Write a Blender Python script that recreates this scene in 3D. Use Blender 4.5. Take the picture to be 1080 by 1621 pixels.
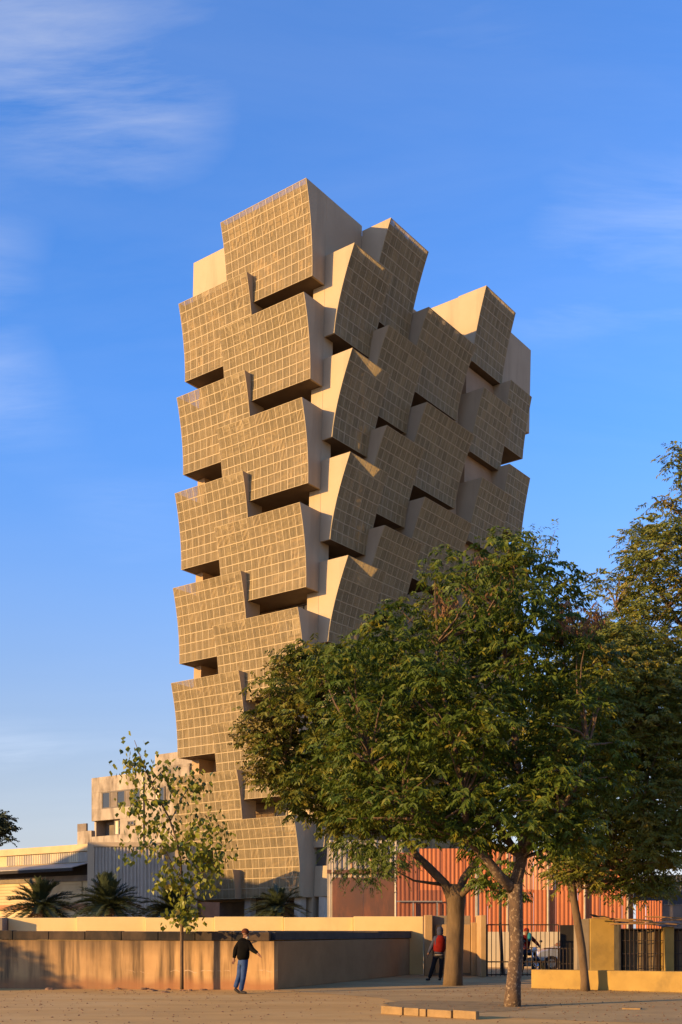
import bpy, bmesh, math, random
import numpy as np
from mathutils import Vector, Matrix

for _o in list(bpy.data.objects):
    bpy.data.objects.remove(_o)
SC = bpy.context.scene
COL = SC.collection
random.seed(7)
RNG = np.random.default_rng(7)
R = math.radians

# ------------------------------------------------------------------ camera, sky, sun, exposure
FPX, HOR, EYE = 1752.0, 1472.0, 1.68          # focal length and horizon in photo pixels, eye height
cam = bpy.data.cameras.new('camera')
cam_o = bpy.data.objects.new('camera', cam)
COL.objects.link(cam_o)
cam_o.location = (0, 0, EYE)
cam_o.rotation_euler = (R(90), 0, 0)
cam.sensor_fit = 'VERTICAL'
cam.sensor_height = 36
cam.lens = FPX / 1621 * 36
cam.shift_y = (HOR - 810.5) / 1621
cam.clip_start = .5
cam.clip_end = 6000
SC.camera = cam_o

SUN_AZ, SUN_EL = 62.0, 11.0                     # sun behind the camera, to its left
SUN_DIR = Vector((-math.sin(R(SUN_AZ)) * math.cos(R(SUN_EL)), -math.cos(R(SUN_AZ)) * math.cos(R(SUN_EL)), math.sin(R(SUN_EL))))
sun = bpy.data.lights.new('sun', 'SUN')
sun.energy = 4.7
sun.angle = R(.55)
sun.color = (1, .61, .23)
sun_o = bpy.data.objects.new('sun', sun)
COL.objects.link(sun_o)
sun_o.rotation_euler = SUN_DIR.to_track_quat('Z', 'Y').to_euler()

world = bpy.data.worlds.new('World')
SC.world = world
world.use_nodes = True
wn, wl = world.node_tree.nodes, world.node_tree.links
wn.clear()
def wnode(t, **k):
    n = wn.new(t)
    for a, b in k.items(): setattr(n, a, b)
    return n
sky = wnode('ShaderNodeTexSky', sky_type='NISHITA', sun_disc=False, sun_elevation=R(SUN_EL),
            sun_rotation=R(180 + SUN_AZ), air_density=1.0, dust_density=.4, ozone_density=1.6)
geo = wnode('ShaderNodeTexCoord')
sep = wnode('ShaderNodeSeparateXYZ')
wl.new(geo.outputs['Generated'], sep.inputs[0])
addz = wnode('ShaderNodeMath', operation='ADD'); addz.inputs[1].default_value = .22
wl.new(sep.outputs[2], addz.inputs[0])
mxz = wnode('ShaderNodeMath', operation='MAXIMUM'); mxz.inputs[1].default_value = .12
wl.new(addz.outputs[0], mxz.inputs[0])
dx = wnode('ShaderNodeMath', operation='DIVIDE'); wl.new(sep.outputs[0], dx.inputs[0]); wl.new(mxz.outputs[0], dx.inputs[1])
dy = wnode('ShaderNodeMath', operation='DIVIDE'); wl.new(sep.outputs[1], dy.inputs[0]); wl.new(mxz.outputs[0], dy.inputs[1])
comb = wnode('ShaderNodeCombineXYZ'); wl.new(dx.outputs[0], comb.inputs[0]); wl.new(dy.outputs[0], comb.inputs[1])
mp = wnode('ShaderNodeMapping'); mp.inputs['Rotation'].default_value = (0, 0, R(-32)); mp.inputs['Scale'].default_value = (.9, 3.6, 1); mp.inputs['Location'].default_value = (2.0, 4.53, 0)
wl.new(comb.outputs[0], mp.inputs[0])
n1 = wnode('ShaderNodeTexNoise'); n1.inputs['Scale'].default_value = 2.3; n1.inputs['Detail'].default_value = 10; n1.inputs['Roughness'].default_value = .62; n1.inputs['Distortion'].default_value = .45
wl.new(mp.outputs[0], n1.inputs['Vector'])
mp2 = wnode('ShaderNodeMapping'); mp2.inputs['Location'].default_value = (7.1, 7.27, 0); wl.new(comb.outputs[0], mp2.inputs[0])
n2 = wnode('ShaderNodeTexNoise'); n2.inputs['Scale'].default_value = 1.15; n2.inputs['Detail'].default_value = 2
wl.new(mp2.outputs[0], n2.inputs['Vector'])
r1 = wnode('ShaderNodeMapRange'); r1.inputs[1].default_value = .38; r1.inputs[2].default_value = .72; wl.new(n1.outputs[0], r1.inputs[0])
r2 = wnode('ShaderNodeMapRange'); r2.inputs[1].default_value = .53; r2.inputs[2].default_value = .67; wl.new(n2.outputs[0], r2.inputs[0])
cl0 = wnode('ShaderNodeMath', operation='MULTIPLY'); wl.new(r1.outputs[0], cl0.inputs[0]); wl.new(r2.outputs[0], cl0.inputs[1])
cz = wnode('ShaderNodeMapRange', interpolation_type='SMOOTHSTEP'); cz.inputs[1].default_value = .30; cz.inputs[2].default_value = .66; cz.inputs[3].default_value = .10; wl.new(sep.outputs[2], cz.inputs[0])
cl = wnode('ShaderNodeMath', operation='MULTIPLY'); wl.new(cl0.outputs[0], cl.inputs[0]); wl.new(cz.outputs[0], cl.inputs[1])
n3 = wnode('ShaderNodeTexNoise'); n3.inputs['Scale'].default_value = 1.3; n3.inputs['Detail'].default_value = 9; n3.inputs['Roughness'].default_value = .6; n3.inputs['Distortion'].default_value = .5
mp3 = wnode('ShaderNodeMapping'); mp3.inputs['Rotation'].default_value = (0, 0, R(-24)); mp3.inputs['Scale'].default_value = (.8, 2.4, 1); mp3.inputs['Location'].default_value = (4.1, 8.3, 0)
wl.new(comb.outputs[0], mp3.inputs[0]); wl.new(mp3.outputs[0], n3.inputs['Vector'])
r3 = wnode('ShaderNodeMapRange'); r3.inputs[1].default_value = .40; r3.inputs[2].default_value = .80; r3.inputs[4].default_value = .12; wl.new(n3.outputs[0], r3.inputs[0])
cl1 = cl
cl = wnode('ShaderNodeMath', operation='MAXIMUM'); wl.new(cl1.outputs[0], cl.inputs[0])
v3 = wnode('ShaderNodeMath', operation='MULTIPLY'); wl.new(r3.outputs[0], v3.inputs[0]); wl.new(cz.outputs[0], v3.inputs[1]); wl.new(v3.outputs[0], cl.inputs[1])
hs = wnode('ShaderNodeHueSaturation'); hs.inputs['Saturation'].default_value = 1.28; wl.new(sky.outputs[0], hs.inputs['Color'])
tint = wnode('ShaderNodeMix', data_type='RGBA', blend_type='MULTIPLY'); tint.inputs[0].default_value = 1
tint.inputs[7].default_value = (.76, .875, 1.27, 1); wl.new(hs.outputs[0], tint.inputs[6])
bwn = wnode('ShaderNodeRGBToBW'); wl.new(sky.outputs[0], bwn.inputs[0])
cmul = wnode('ShaderNodeMix', data_type='RGBA', blend_type='MULTIPLY'); cmul.inputs[0].default_value = 1
wl.new(bwn.outputs[0], cmul.inputs[6]); cmul.inputs[7].default_value = (2.6, 2.65, 2.8, 1)
mixc = wnode('ShaderNodeMix', data_type='RGBA'); wl.new(cl.outputs[0], mixc.inputs[0]); wl.new(tint.outputs[2], mixc.inputs[6]); wl.new(cmul.outputs[2], mixc.inputs[7])
hz = wnode('ShaderNodeMapRange', interpolation_type='SMOOTHSTEP'); hz.inputs[1].default_value = .46; hz.inputs[2].default_value = -.02; hz.inputs[4].default_value = .96
wl.new(sep.outputs[2], hz.inputs[0])
hmul = wnode('ShaderNodeMix', data_type='RGBA', blend_type='MULTIPLY'); hmul.inputs[0].default_value = 1
wl.new(bwn.outputs[0], hmul.inputs[6]); hmul.inputs[7].default_value = (.46, .475, .53, 1)     # pale dusty air low over the town
hmix = wnode('ShaderNodeMix', data_type='RGBA'); wl.new(hz.outputs[0], hmix.inputs[0]); wl.new(tint.outputs[2], hmix.inputs[6]); wl.new(hmul.outputs[2], hmix.inputs[7])
wl.new(hmix.outputs[2], mixc.inputs[6])
bg = wnode('ShaderNodeBackground'); bg.inputs['Strength'].default_value = .15
wl.new(mixc.outputs[2], bg.inputs['Color'])
wo = wnode('ShaderNodeOutputWorld'); wl.new(bg.outputs[0], wo.inputs[0])

SC.view_settings.view_transform = 'Standard'
SC.view_settings.look = 'None'
SC.view_settings.exposure = 1.1
SC.view_settings.gamma = 1

# ------------------------------------------------------------------ helpers
def at(px, py=None, Y=None, z=None):
    """a photo pixel at distance Y (or on the height z) as a point of the place"""
    if Y is None:
        Y = (z - EYE) * FPX / (HOR - py)
    if z is None:
        z = EYE + (HOR - py) / FPX * Y if py is not None else 0
    return Vector(((px - 540) / FPX * Y, Y, z))

ORG = {}
MATS = {}
def pm(name, c1, c2=None, scale=3.0, rough=.8, bump=.0, bscale=None, stretch=(1, 1, 1), detail=6, lo=.35, hi=.65, metallic=0, spec=.3, world_co=False, c3=None, s3=1.0, lo3=.5, hi3=.7, st3=(1, 1, 1), transl=0, island=False):
    """procedural material: two tones over noise, an optional third tone of stains, fine relief"""
    m = bpy.data.materials.new(name)
    m.use_nodes = True
    n, l = m.node_tree.nodes, m.node_tree.links
    b = n['Principled BSDF']
    b.inputs['Roughness'].default_value = rough
    b.inputs['Metallic'].default_value = metallic
    b.inputs['Specular IOR Level'].default_value = spec
    if world_co:
        src = n.new('ShaderNodeNewGeometry').outputs['Position']
    else:
        src = n.new('ShaderNodeTexCoord').outputs['Object']
    def noise(sc, st, det):
        mpn = n.new('ShaderNodeMapping'); mpn.inputs['Scale'].default_value = st
        l.new(src, mpn.inputs[0])
        t = n.new('ShaderNodeTexNoise'); t.inputs['Scale'].default_value = sc; t.inputs['Detail'].default_value = det; t.inputs['Roughness'].default_value = .6
        l.new(mpn.outputs[0], t.inputs['Vector'])
        return t.outputs[0]
    def ramp(o, a, c):
        r = n.new('ShaderNodeMapRange'); r.inputs[1].default_value = a; r.inputs[2].default_value = c
        l.new(o, r.inputs[0]); return r.outputs[0]
    def mix(f, a, c, mode='MIX'):
        x = n.new('ShaderNodeMix'); x.data_type = 'RGBA'; x.blend_type = mode
        if isinstance(f, float): x.inputs[0].default_value = f
        else: l.new(f, x.inputs[0])
        for i, v in ((6, a), (7, c)):
            if isinstance(v, tuple): x.inputs[i].default_value = (*v, 1)
            else: l.new(v, x.inputs[i])
        return x.outputs[2]
    col = c1
    if c2:
        col = mix(ramp(noise(scale, stretch, detail), lo, hi), c1, c2)
    if c3:
        col = mix(ramp(noise(s3, st3, 5), lo3, hi3), col, c3)
    if island:
        g = n.new('ShaderNodeNewGeometry')
        r = n.new('ShaderNodeMapRange'); r.inputs[3].default_value = .84; r.inputs[4].default_value = 1.14
        l.new(g.outputs['Random Per Island'], r.inputs[0])
        cc = n.new('ShaderNodeCombineColor')
        for i in range(3): l.new(r.outputs[0], cc.inputs[i])
        col = mix(1.0, col, cc.outputs[0], 'MULTIPLY')
    if isinstance(col, tuple): b.inputs['Base Color'].default_value = (*col, 1)
    else: l.new(col, b.inputs['Base Color'])
    if bump:
        bn = n.new('ShaderNodeBump'); bn.inputs['Strength'].default_value = bump; bn.inputs['Distance'].default_value = .02
        l.new(noise(bscale or scale * 6, stretch, 6), bn.inputs['Height'])
        l.new(bn.outputs[0], b.inputs['Normal'])
    if transl:
        t = n.new('ShaderNodeBsdfTranslucent'); ms = n.new('ShaderNodeMixShader'); ms.inputs[0].default_value = transl
        if isinstance(col, tuple): t.inputs[0].default_value = (*col, 1)
        else: l.new(col, t.inputs[0])
        l.new(b.outputs[0], ms.inputs[1]); l.new(t.outputs[0], ms.inputs[2])
        l.new(ms.outputs[0], n['Material Output'].inputs[0])
    MATS[name] = m
    return m

class MB:
    """collects shapes of one part"""
    def __init__(s, tf=None):
        s.v, s.f, s.tf = [], [], tf
    def add(s, vs, fs):
        k = len(s.v)
        s.v += [Vector(s.tf(*p)) if s.tf else Vector(p) for p in vs]
        s.f += [tuple(k + i for i in f) for f in fs]
        return s
    def box(s, x0, x1, y0, y1, z0, z1):
        return s.add([(x0, y0, z0), (x1, y0, z0), (x1, y1, z0), (x0, y1, z0), (x0, y0, z1), (x1, y0, z1), (x1, y1, z1), (x0, y1, z1)],
                     [(0, 3, 2, 1), (4, 5, 6, 7), (0, 1, 5, 4), (1, 2, 6, 5), (2, 3, 7, 6), (3, 0, 4, 7)])
    def prism(s, poly, off):
        """polygon (3-D points) pushed along off"""
        n = len(poly); off = Vector(off)
        vs = [tuple(p) for p in poly] + [tuple(Vector(p) + off) for p in poly]
        return s.add(vs, [tuple(range(n))[::-1], tuple(range(n, 2 * n))] + [(i, (i + 1) % n, n + (i + 1) % n, n + i) for i in range(n)])
    def tube(s, pts, rad, n=8, wob=0, caps=True):
        pts = [Vector(p) for p in pts]
        if not hasattr(rad, '__len__'): rad = [rad] * len(pts)
        rings = []
        ref = Vector((.31, .22, 1)).normalized()
        vs = []
        for i, p in enumerate(pts):
            t = (pts[min(i + 1, len(pts) - 1)] - pts[max(i - 1, 0)]).normalized()
            if abs(t.dot(ref)) > .95: ref = Vector((1, .1, 0)).normalized()
            a = t.cross(ref).normalized(); b = t.cross(a)
            for k in range(n):
                q = 2 * math.pi * k / n
                r = rad[i] * (1 + wob * random.uniform(-1, 1))
                vs.append(tuple(p + a * math.cos(q) * r + b * math.sin(q) * r))
        fs = [(i * n + k, i * n + (k + 1) % n, (i + 1) * n + (k + 1) % n, (i + 1) * n + k) for i in range(len(pts) - 1) for k in range(n)]
        if caps: fs += [tuple(range(n))[::-1], tuple(range((len(pts) - 1) * n, len(pts) * n))]
        return s.add(vs, fs)
    def sphere(s, c, r, seg=12, rings=8, sq=(1, 1, 1)):
        vs, fs = [], []
        c = Vector(c)
        for i in range(rings + 1):
            th = math.pi * i / rings
            for k in range(seg):
                ph = 2 * math.pi * k / seg
                vs.append(tuple(c + Vector((r * sq[0] * math.sin(th) * math.cos(ph), r * sq[1] * math.sin(th) * math.sin(ph), r * sq[2] * math.cos(th)))))
        for i in range(rings):
            for k in range(seg):
                fs.append((i * seg + k, i * seg + (k + 1) % seg, (i + 1) * seg + (k + 1) % seg, (i + 1) * seg + k))
        return s.add(vs, fs)
    def build(s, name, mat, parent=None, origin=None, smooth=False, kind=None, fix=True):
        V = s.v
        if origin is None:
            if parent is not None: origin = ORG[parent.name]
            else:
                xs = [p.x for p in V]; ys = [p.y for p in V]; zs = [p.z for p in V]
                origin = Vector(((min(xs) + max(xs)) / 2, (min(ys) + max(ys)) / 2, min(zs)))
        me = bpy.data.meshes.new(name)
        me.from_pydata([tuple(p - origin) for p in V], [], s.f)
        if fix and len(s.f) < 30000:
            bm = bmesh.new(); bm.from_mesh(me)
            bmesh.ops.recalc_face_normals(bm, faces=bm.faces)
            bm.to_mesh(me); bm.free()
        if smooth: me.polygons.foreach_set('use_smooth', [True] * len(me.polygons))
        me.materials.append(MATS[mat] if isinstance(mat, str) else mat)
        return link(name, me, parent, origin, kind)

def soften(o, w=.012):
    bv = o.modifiers.new('edge', 'BEVEL'); bv.width = w; bv.segments = 2; bv.limit_method = 'ANGLE'
    return o

def link(name, me, parent=None, origin=Vector((0, 0, 0)), kind=None):
    o = bpy.data.objects.new(name, me)
    COL.objects.link(o)
    ORG[o.name] = Vector(origin)
    if parent is not None:
        o.parent = parent
        o.location = Vector(origin) - ORG[parent.name]
    else:
        o.location = origin
    if kind: o['kind'] = kind
    return o

def thing(name, loc, label, cat, group=None):
    o = bpy.data.objects.new(name, None)
    o.empty_display_size = .3
    COL.objects.link(o)
    o.location = loc
    ORG[o.name] = Vector(loc)
    return tag(o, label, cat, group)

def tag(o, label, cat, group=None):
    o['label'] = label; o['category'] = cat; o['kind'] = 'thing'
    if group: o['group'] = group
    return o

def np_mesh(name, verts, quads, mat, smooth=False):
    """big mesh from numpy arrays (n,3) and (m,4)"""
    me = bpy.data.meshes.new(name)
    me.vertices.add(len(verts)); me.vertices.foreach_set('co', np.asarray(verts, dtype=np.float32).ravel())
    m = len(quads); k = quads.shape[1]
    me.loops.add(m * k); me.loops.foreach_set('vertex_index', quads.astype(np.int32).ravel())
    me.polygons.add(m)
    me.polygons.foreach_set('loop_start', np.arange(m, dtype=np.int32) * k)
    me.update(calc_edges=True)
    me.polygons.foreach_set('use_smooth', [bool(smooth)] * m)
    me.materials.append(MATS[mat])
    return me

# ------------------------------------------------------------------ materials
pm('sand', (.50, .30, .092), (.39, .232, .07), scale=.8, rough=.95, bump=.5, bscale=7, world_co=True, stretch=(.45, 1.5, 1), c3=(.50, .32, .115), s3=.22, lo3=.48, hi3=.66, st3=(1, 2.2, 1))
pm('pave', (.37, .25, .098), (.29, .195, .076), scale=.9, rough=.9, bump=.3, bscale=14, world_co=True, c3=(.41, .285, .122), s3=.35, lo3=.5, hi3=.62, st3=(.6, 2, 1))
pm('dirt', (.19, .135, .06), (.28, .195, .085), scale=2.2, rough=.95, bump=.6, bscale=12, world_co=True)
pm('plaster', (.385, .30, .192), (.345, .268, .17), scale=.35, rough=.9, bump=.08, bscale=8, detail=5, c3=(.29, .224, .14), s3=.8, lo3=.52, hi3=.74, st3=(1, 1, .12))
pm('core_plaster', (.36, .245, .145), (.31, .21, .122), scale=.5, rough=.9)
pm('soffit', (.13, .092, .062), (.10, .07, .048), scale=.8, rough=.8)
LOUVRE = [(.325, .250, .128), (.29, .225, .116), (.35, .264, .132)]
for k_, c_ in enumerate(LOUVRE):
    pm('louvre_%d' % k_, c_, tuple(x * .86 for x in c_), scale=.9, rough=.65, spec=.2, island=True)
pm('louvre_frame', (.345, .268, .148), (.31, .24, .132), scale=.9, rough=.6, spec=.25)
pm('glass_dark', (.02, .022, .026), rough=.08, spec=.6)
pm('frame_dark', (.075, .06, .048), rough=.5)
pm('curtain', (.55, .47, .34), (.42, .35, .25), scale=9, stretch=(1, 1, .02), rough=.9)
pm('white_stone', (.44, .385, .30), (.35, .305, .235), scale=1.2, rough=.7)
pm('stained_wall', (.52, .32, .135), (.43, .26, .105), scale=1.4, rough=.92, bump=.25, bscale=7, world_co=True, c3=(.09, .058, .03), s3=2.6, lo3=.46, hi3=.66, st3=(1.15, 1, .09))
pm('wall_foot', (.33, .16, .075), (.25, .12, .06), scale=2, rough=.95, bump=.4, bscale=10, world_co=True)
pm('side_wall', (.30, .185, .085), (.24, .145, .066), scale=1.1, rough=.92, bump=.2, world_co=True)
pm('slab', (.018, .015, .012), (.08, .052, .03), scale=1.6, rough=.9, bump=.3, bscale=9, world_co=True, stretch=(1, 1, .5), lo=.42, hi=.68)
pm('tar', (.035, .033, .032), (.055, .05, .046), scale=3, rough=.8)
pm('yellow_wall', (.66, .49, .225), (.60, .44, .195), scale=.9, rough=.9, bump=.1, world_co=True, c3=(.50, .38, .185), s3=1.3, lo3=.56, hi3=.78, st3=(1, 1, .3))
pm('mustard', (.33, .215, .06), (.265, .17, .046), scale=1.6, rough=.9, bump=.2, bscale=9, world_co=True, c3=(.17, .115, .04), s3=1.3, lo3=.50, hi3=.74)
pm('beige_wall', (.36, .235, .115), (.30, .195, .095), scale=1.3, rough=.9, bump=.15, world_co=True, c3=(.20, .15, .10), s3=.9, lo3=.58, hi3=.8, st3=(1, 1, .3))
pm('cement_and_shade', (.22, .175, .125), (.17, .135, .10), scale=1.6, rough=.92, bump=.2, world_co=True)  # also the painted shade on parts of the gate and mustard walls
pm('orange_sheet', (.44, .14, .048), (.37, .115, .04), scale=.8, rough=.55, world_co=True, c3=(.33, .11, .05), s3=1.1, lo3=.47, hi3=.70, st3=(2.5, 2, .22))
pm('shaded_sheet', (.26, .085, .04), (.19, .065, .035), scale=.9, rough=.65, world_co=True, stretch=(2, 2, .3))  # orange sheet with the tree's shade put into its colour
pm('pale_sheet', (.54, .27, .14), (.48, .21, .10), scale=.9, rough=.6, world_co=True)
pm('rust', (.13, .058, .035), (.09, .05, .038), scale=.9, rough=.7, world_co=True, c3=(.19, .075, .04), s3=1.2, lo3=.5, hi3=.7, st3=(1.5, 1, .4))
pm('grey_sheet', (.33, .29, .225), (.27, .235, .18), scale=.7, rough=.6, metallic=0, world_co=True, c3=(.36, .31, .245), s3=1.1, st3=(3, 3, .1))
pm('blue_sheet', (.05, .055, .065), (.035, .04, .048), scale=.9, rough=.55, world_co=True)
pm('cream', (.50, .42, .28), (.44, .365, .24), scale=1, rough=.8, world_co=True, c3=(.44, .35, .22), s3=1.4, st3=(2, 2, .1))
pm('cream_line', (.47, .35, .19), (.40, .295, .155), scale=1.1, rough=.8, world_co=True)
pm('old_concrete', (.35, .295, .225), (.25, .21, .16), scale=.6, rough=.92, world_co=True, bump=.15, c3=(.11, .088, .065), s3=.8, lo3=.47, hi3=.68, st3=(1, 1, .35))
pm('concrete_dark', (.19, .155, .12), (.12, .10, .08), scale=.9, rough=.92, world_co=True)
pm('iron', (.022, .018, .015), (.05, .03, .02), scale=6, rough=.7)
pm('pole_grey', (.28, .26, .23), (.2, .185, .165), scale=3, rough=.5, metallic=.3)
pm('pole_white', (.38, .31, .22), (.30, .24, .165), scale=3, rough=.6)
pm('bamboo', (.36, .21, .09), (.26, .14, .06), scale=5, rough=.8)
pm('tarp', (.028, .026, .024), (.05, .045, .038), scale=4, rough=.75, bump=.4, bscale=5)
pm('brown_cloth', (.15, .105, .06), (.11, .078, .046), scale=2.5, rough=.95, bump=.5, bscale=4, stretch=(1, 1, .3))
pm('bark_pale', (.13, .085, .042), (.075, .05, .027), scale=4, rough=.95, bump=.9, bscale=11, stretch=(1, 1, .35), c3=(.10, .068, .04), s3=3.2, lo3=.52, hi3=.66, st3=(1, 1, .4))
pm('bark_speck', (.11, .07, .042), (.055, .036, .024), scale=5, rough=.95, bump=.9, bscale=16, c3=(.22, .16, .10), s3=15, lo3=.55, hi3=.62)
pm('bark_slim', (.13, .082, .044), (.085, .055, .03), scale=6, rough=.95, bump=.6, bscale=16, stretch=(1, 1, .4))
pm('bark_dark', (.075, .05, .032), (.12, .08, .05), scale=6, rough=.95)
pm('leaf_main', (.046, .080, .010), (.080, .108, .012), scale=.9, rough=.55, spec=.15, transl=.32, world_co=True, c3=(.20, .165, .014), s3=1.9, lo3=.53, hi3=.70, island=True)
pm('leaf_olive', (.075, .098, .012), (.115, .118, .014), scale=.9, rough=.55, spec=.15, transl=.32, world_co=True, c3=(.21, .155, .02), s3=1.7, lo3=.50, hi3=.70, island=True)
pm('leaf_light', (.13, .17, .022), (.09, .13, .02), scale=1, rough=.5, transl=.3, world_co=True, island=True)
pm('leaf_brown', (.13, .115, .022), (.19, .14, .03), scale=1.2, rough=.6, transl=.2, world_co=True, c3=(.15, .085, .03), s3=2.2, lo3=.56, hi3=.7, island=True)
pm('leaf_fine', (.125, .138, .014), (.07, .095, .012), scale=.7, rough=.55, transl=.25, world_co=True, c3=(.24, .17, .018), s3=1.1, lo3=.52, hi3=.72, island=True)
pm('leaf_dry', (.20, .10, .045), (.13, .07, .035), scale=2, rough=.8, transl=.2, world_co=True)
pm('leaf_heart_green', (.12, .145, .013), (.19, .19, .017), scale=2, rough=.45, transl=.3, world_co=True)
pm('leaf_heart_yellow', (.30, .21, .03), (.22, .18, .03), scale=2, rough=.5, transl=.35, world_co=True)
pm('leaf_heart_dark', (.032, .062, .018), (.05, .08, .02), scale=2, rough=.4, transl=.2, world_co=True)
pm('palm_leaf', (.032, .044, .018), (.050, .062, .024), scale=2, rough=.55, transl=.12, world_co=True, island=True)
pm('far_leaf', (.03, .04, .014), (.02, .03, .012), scale=1, rough=.7, world_co=True)
pm('skin', (.16, .075, .04), (.14, .065, .035), scale=6, rough=.6)
pm('jacket_black', (.003, .0027, .0024), (.006, .0055, .0045), scale=7, rough=.85, bump=.5, bscale=14, spec=.05)
pm('jeans', (.018, .040, .11), (.045, .075, .17), scale=4, rough=.9, bump=.3, bscale=20, spec=.05)
pm('wool_brown', (.09, .030, .018), (.06, .02, .013), scale=12, rough=.95, bump=.4, bscale=50, spec=.05)
pm('beard', (.26, .23, .19), rough=.95)
pm('shoe', (.018, .014, .012), rough=.6)
pm('vest_red', (.15, .010, .008), (.10, .007, .006), scale=6, rough=.85, bump=.4, bscale=14, spec=.05)
pm('sleeve_navy', (.030, .034, .060), (.045, .048, .078), scale=6, rough=.9, bump=.3, spec=.05)
pm('trouser_dark', (.014, .013, .016), (.02, .018, .021), scale=6, rough=.9, bump=.3, spec=.05)
pm('hem_white', (.5, .42, .38), rough=.9)
pm('scarf_teal', (.01, .16, .20), (.008, .11, .15), scale=8, rough=.9)
pm('car_paint', (.42, .44, .48), rough=.25, metallic=.6, spec=.5)
pm('bike_black', (.012, .012, .014), rough=.3, spec=.5)
pm('rubber', (.015, .015, .015), rough=.9)
pm('chrome', (.55, .55, .55), rough=.2, metallic=1)
pm('lamp_glass', (.6, .6, .58), rough=.15)
pm('kerb', (.27, .175, .075), (.20, .13, .055), scale=4, rough=.95, bump=.5, bscale=14, world_co=True)
pm('rock', (.15, .09, .055), (.22, .13, .075), scale=5, rough=.95, bump=.6)
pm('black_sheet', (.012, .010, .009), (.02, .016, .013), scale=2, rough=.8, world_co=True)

def stained_wall_material():
    """weathered plaster: run-off streaks hanging from the top, a red damp foot, one pale ragged crack"""
    m = MATS['stained_wall']; n, l = m.node_tree.nodes, m.node_tree.links
    b = n['Principled BSDF']; old = b.inputs['Base Color'].links[0].from_socket
    pos = n.new('ShaderNodeNewGeometry').outputs['Position']
    sp_ = n.new('ShaderNodeSeparateXYZ'); l.new(pos, sp_.inputs[0])
    def nz(sc, st, det=5):
        mpn = n.new('ShaderNodeMapping'); mpn.inputs['Scale'].default_value = st; l.new(pos, mpn.inputs[0])
        t = n.new('ShaderNodeTexNoise'); t.inputs['Scale'].default_value = sc; t.inputs['Detail'].default_value = det; l.new(mpn.outputs[0], t.inputs['Vector']); return t.outputs[0]
    def ma(op, a, c):
        x = n.new('ShaderNodeMath'); x.operation = op; x.use_clamp = op == 'MULTIPLY'
        for i, v in ((0, a), (1, c)):
            if isinstance(v, (int, float)): x.inputs[i].default_value = v
            else: l.new(v, x.inputs[i])
        return x.outputs[0]
    def mr(o, a, c):
        x = n.new('ShaderNodeMapRange'); x.inputs[1].default_value = a; x.inputs[2].default_value = c; l.new(o, x.inputs[0]); return x.outputs[0]
    def mx(f, a, c):
        x = n.new('ShaderNodeMix'); x.data_type = 'RGBA'; l.new(f, x.inputs[0]); l.new(a, x.inputs[6]); x.inputs[7].default_value = (*c, 1); return x.outputs[2]
    z = sp_.outputs[2]
    foot = mr(ma('ADD', z, ma('MULTIPLY', nz(1.3, (1, 1, .6)), .45)), .62, .38)
    col = mx(ma('MULTIPLY', foot, .85), old, (.30, .135, .055))
    top = mr(ma('ADD', z, ma('MULTIPLY', nz(1.0, (5, 1, .05), 3), 1.3)), 1.55, 2.05)
    col = mx(ma('MULTIPLY', top, .62), col, (.075, .048, .026))
    left = mr(ma('ADD', sp_.outputs[0], ma('MULTIPLY', nz(.7, (1, 1, 1)), 3)), -3.4, -6.5)
    col = mx(ma('MULTIPLY', left, ma('MULTIPLY', nz(2.2, (1.6, 1, .12)), .75)), col, (.10, .068, .04))
    dist = ma('ABSOLUTE', ma('SUBTRACT', ma('ADD', z, ma('MULTIPLY', nz(2.6, (1, 1, 0), 8), .34)), .70), 0)
    crack = ma('MULTIPLY', ma('MULTIPLY', mr(dist, .018, .004), mr(nz(5, (1, 1, 1)), .47, .60)), mr(sp_.outputs[0], -6.5, -4.5))
    col = mx(crack, col, (.50, .36, .22))
    l.new(col, b.inputs['Base Color'])
stained_wall_material()

# ------------------------------------------------------------------ ground
GX = 2500
g = MB(); g.add([(-GX, -400, 0), (GX, -400, 0), (GX, 4000, 0), (-GX, 4000, 0)], [(0, 1, 2, 3)])
g.build('ground', 'sand', kind='structure', origin=Vector((0, 0, 0)))
pv = MB()
pv.add([(-1.86, 31.05, .004), (.9, 27.4, .004), (2.4, 21.7, .004), (4.6, 20.3, .004), (12, 17.5, .004), (16, 24, .004), (16, 49, .004), (2.9, 49, .004), (2.78, 42, .004)], [tuple(range(9))])
pv.build('pavement', 'pave', kind='structure', origin=Vector((0, 0, 0)))

# ------------------------------------------------------------------ the tower
OX, OY, LEAN = -1.97, 74.0, .02
DL = Vector((-.7986, .6018, 0)); DR = Vector((.6018, .7986, 0))
def T(u, v, z):
    """u along the left facade, v along the right facade, z up"""
    return Vector((OX + u * DL.x + v * DR.x + LEAN * z, OY + u * DL.y + v * DR.y, z))
tower = thing('tower', (OX, OY, 0), 'tall tan tower of staggered, outward curving louvred screen boxes', 'building')

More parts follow.
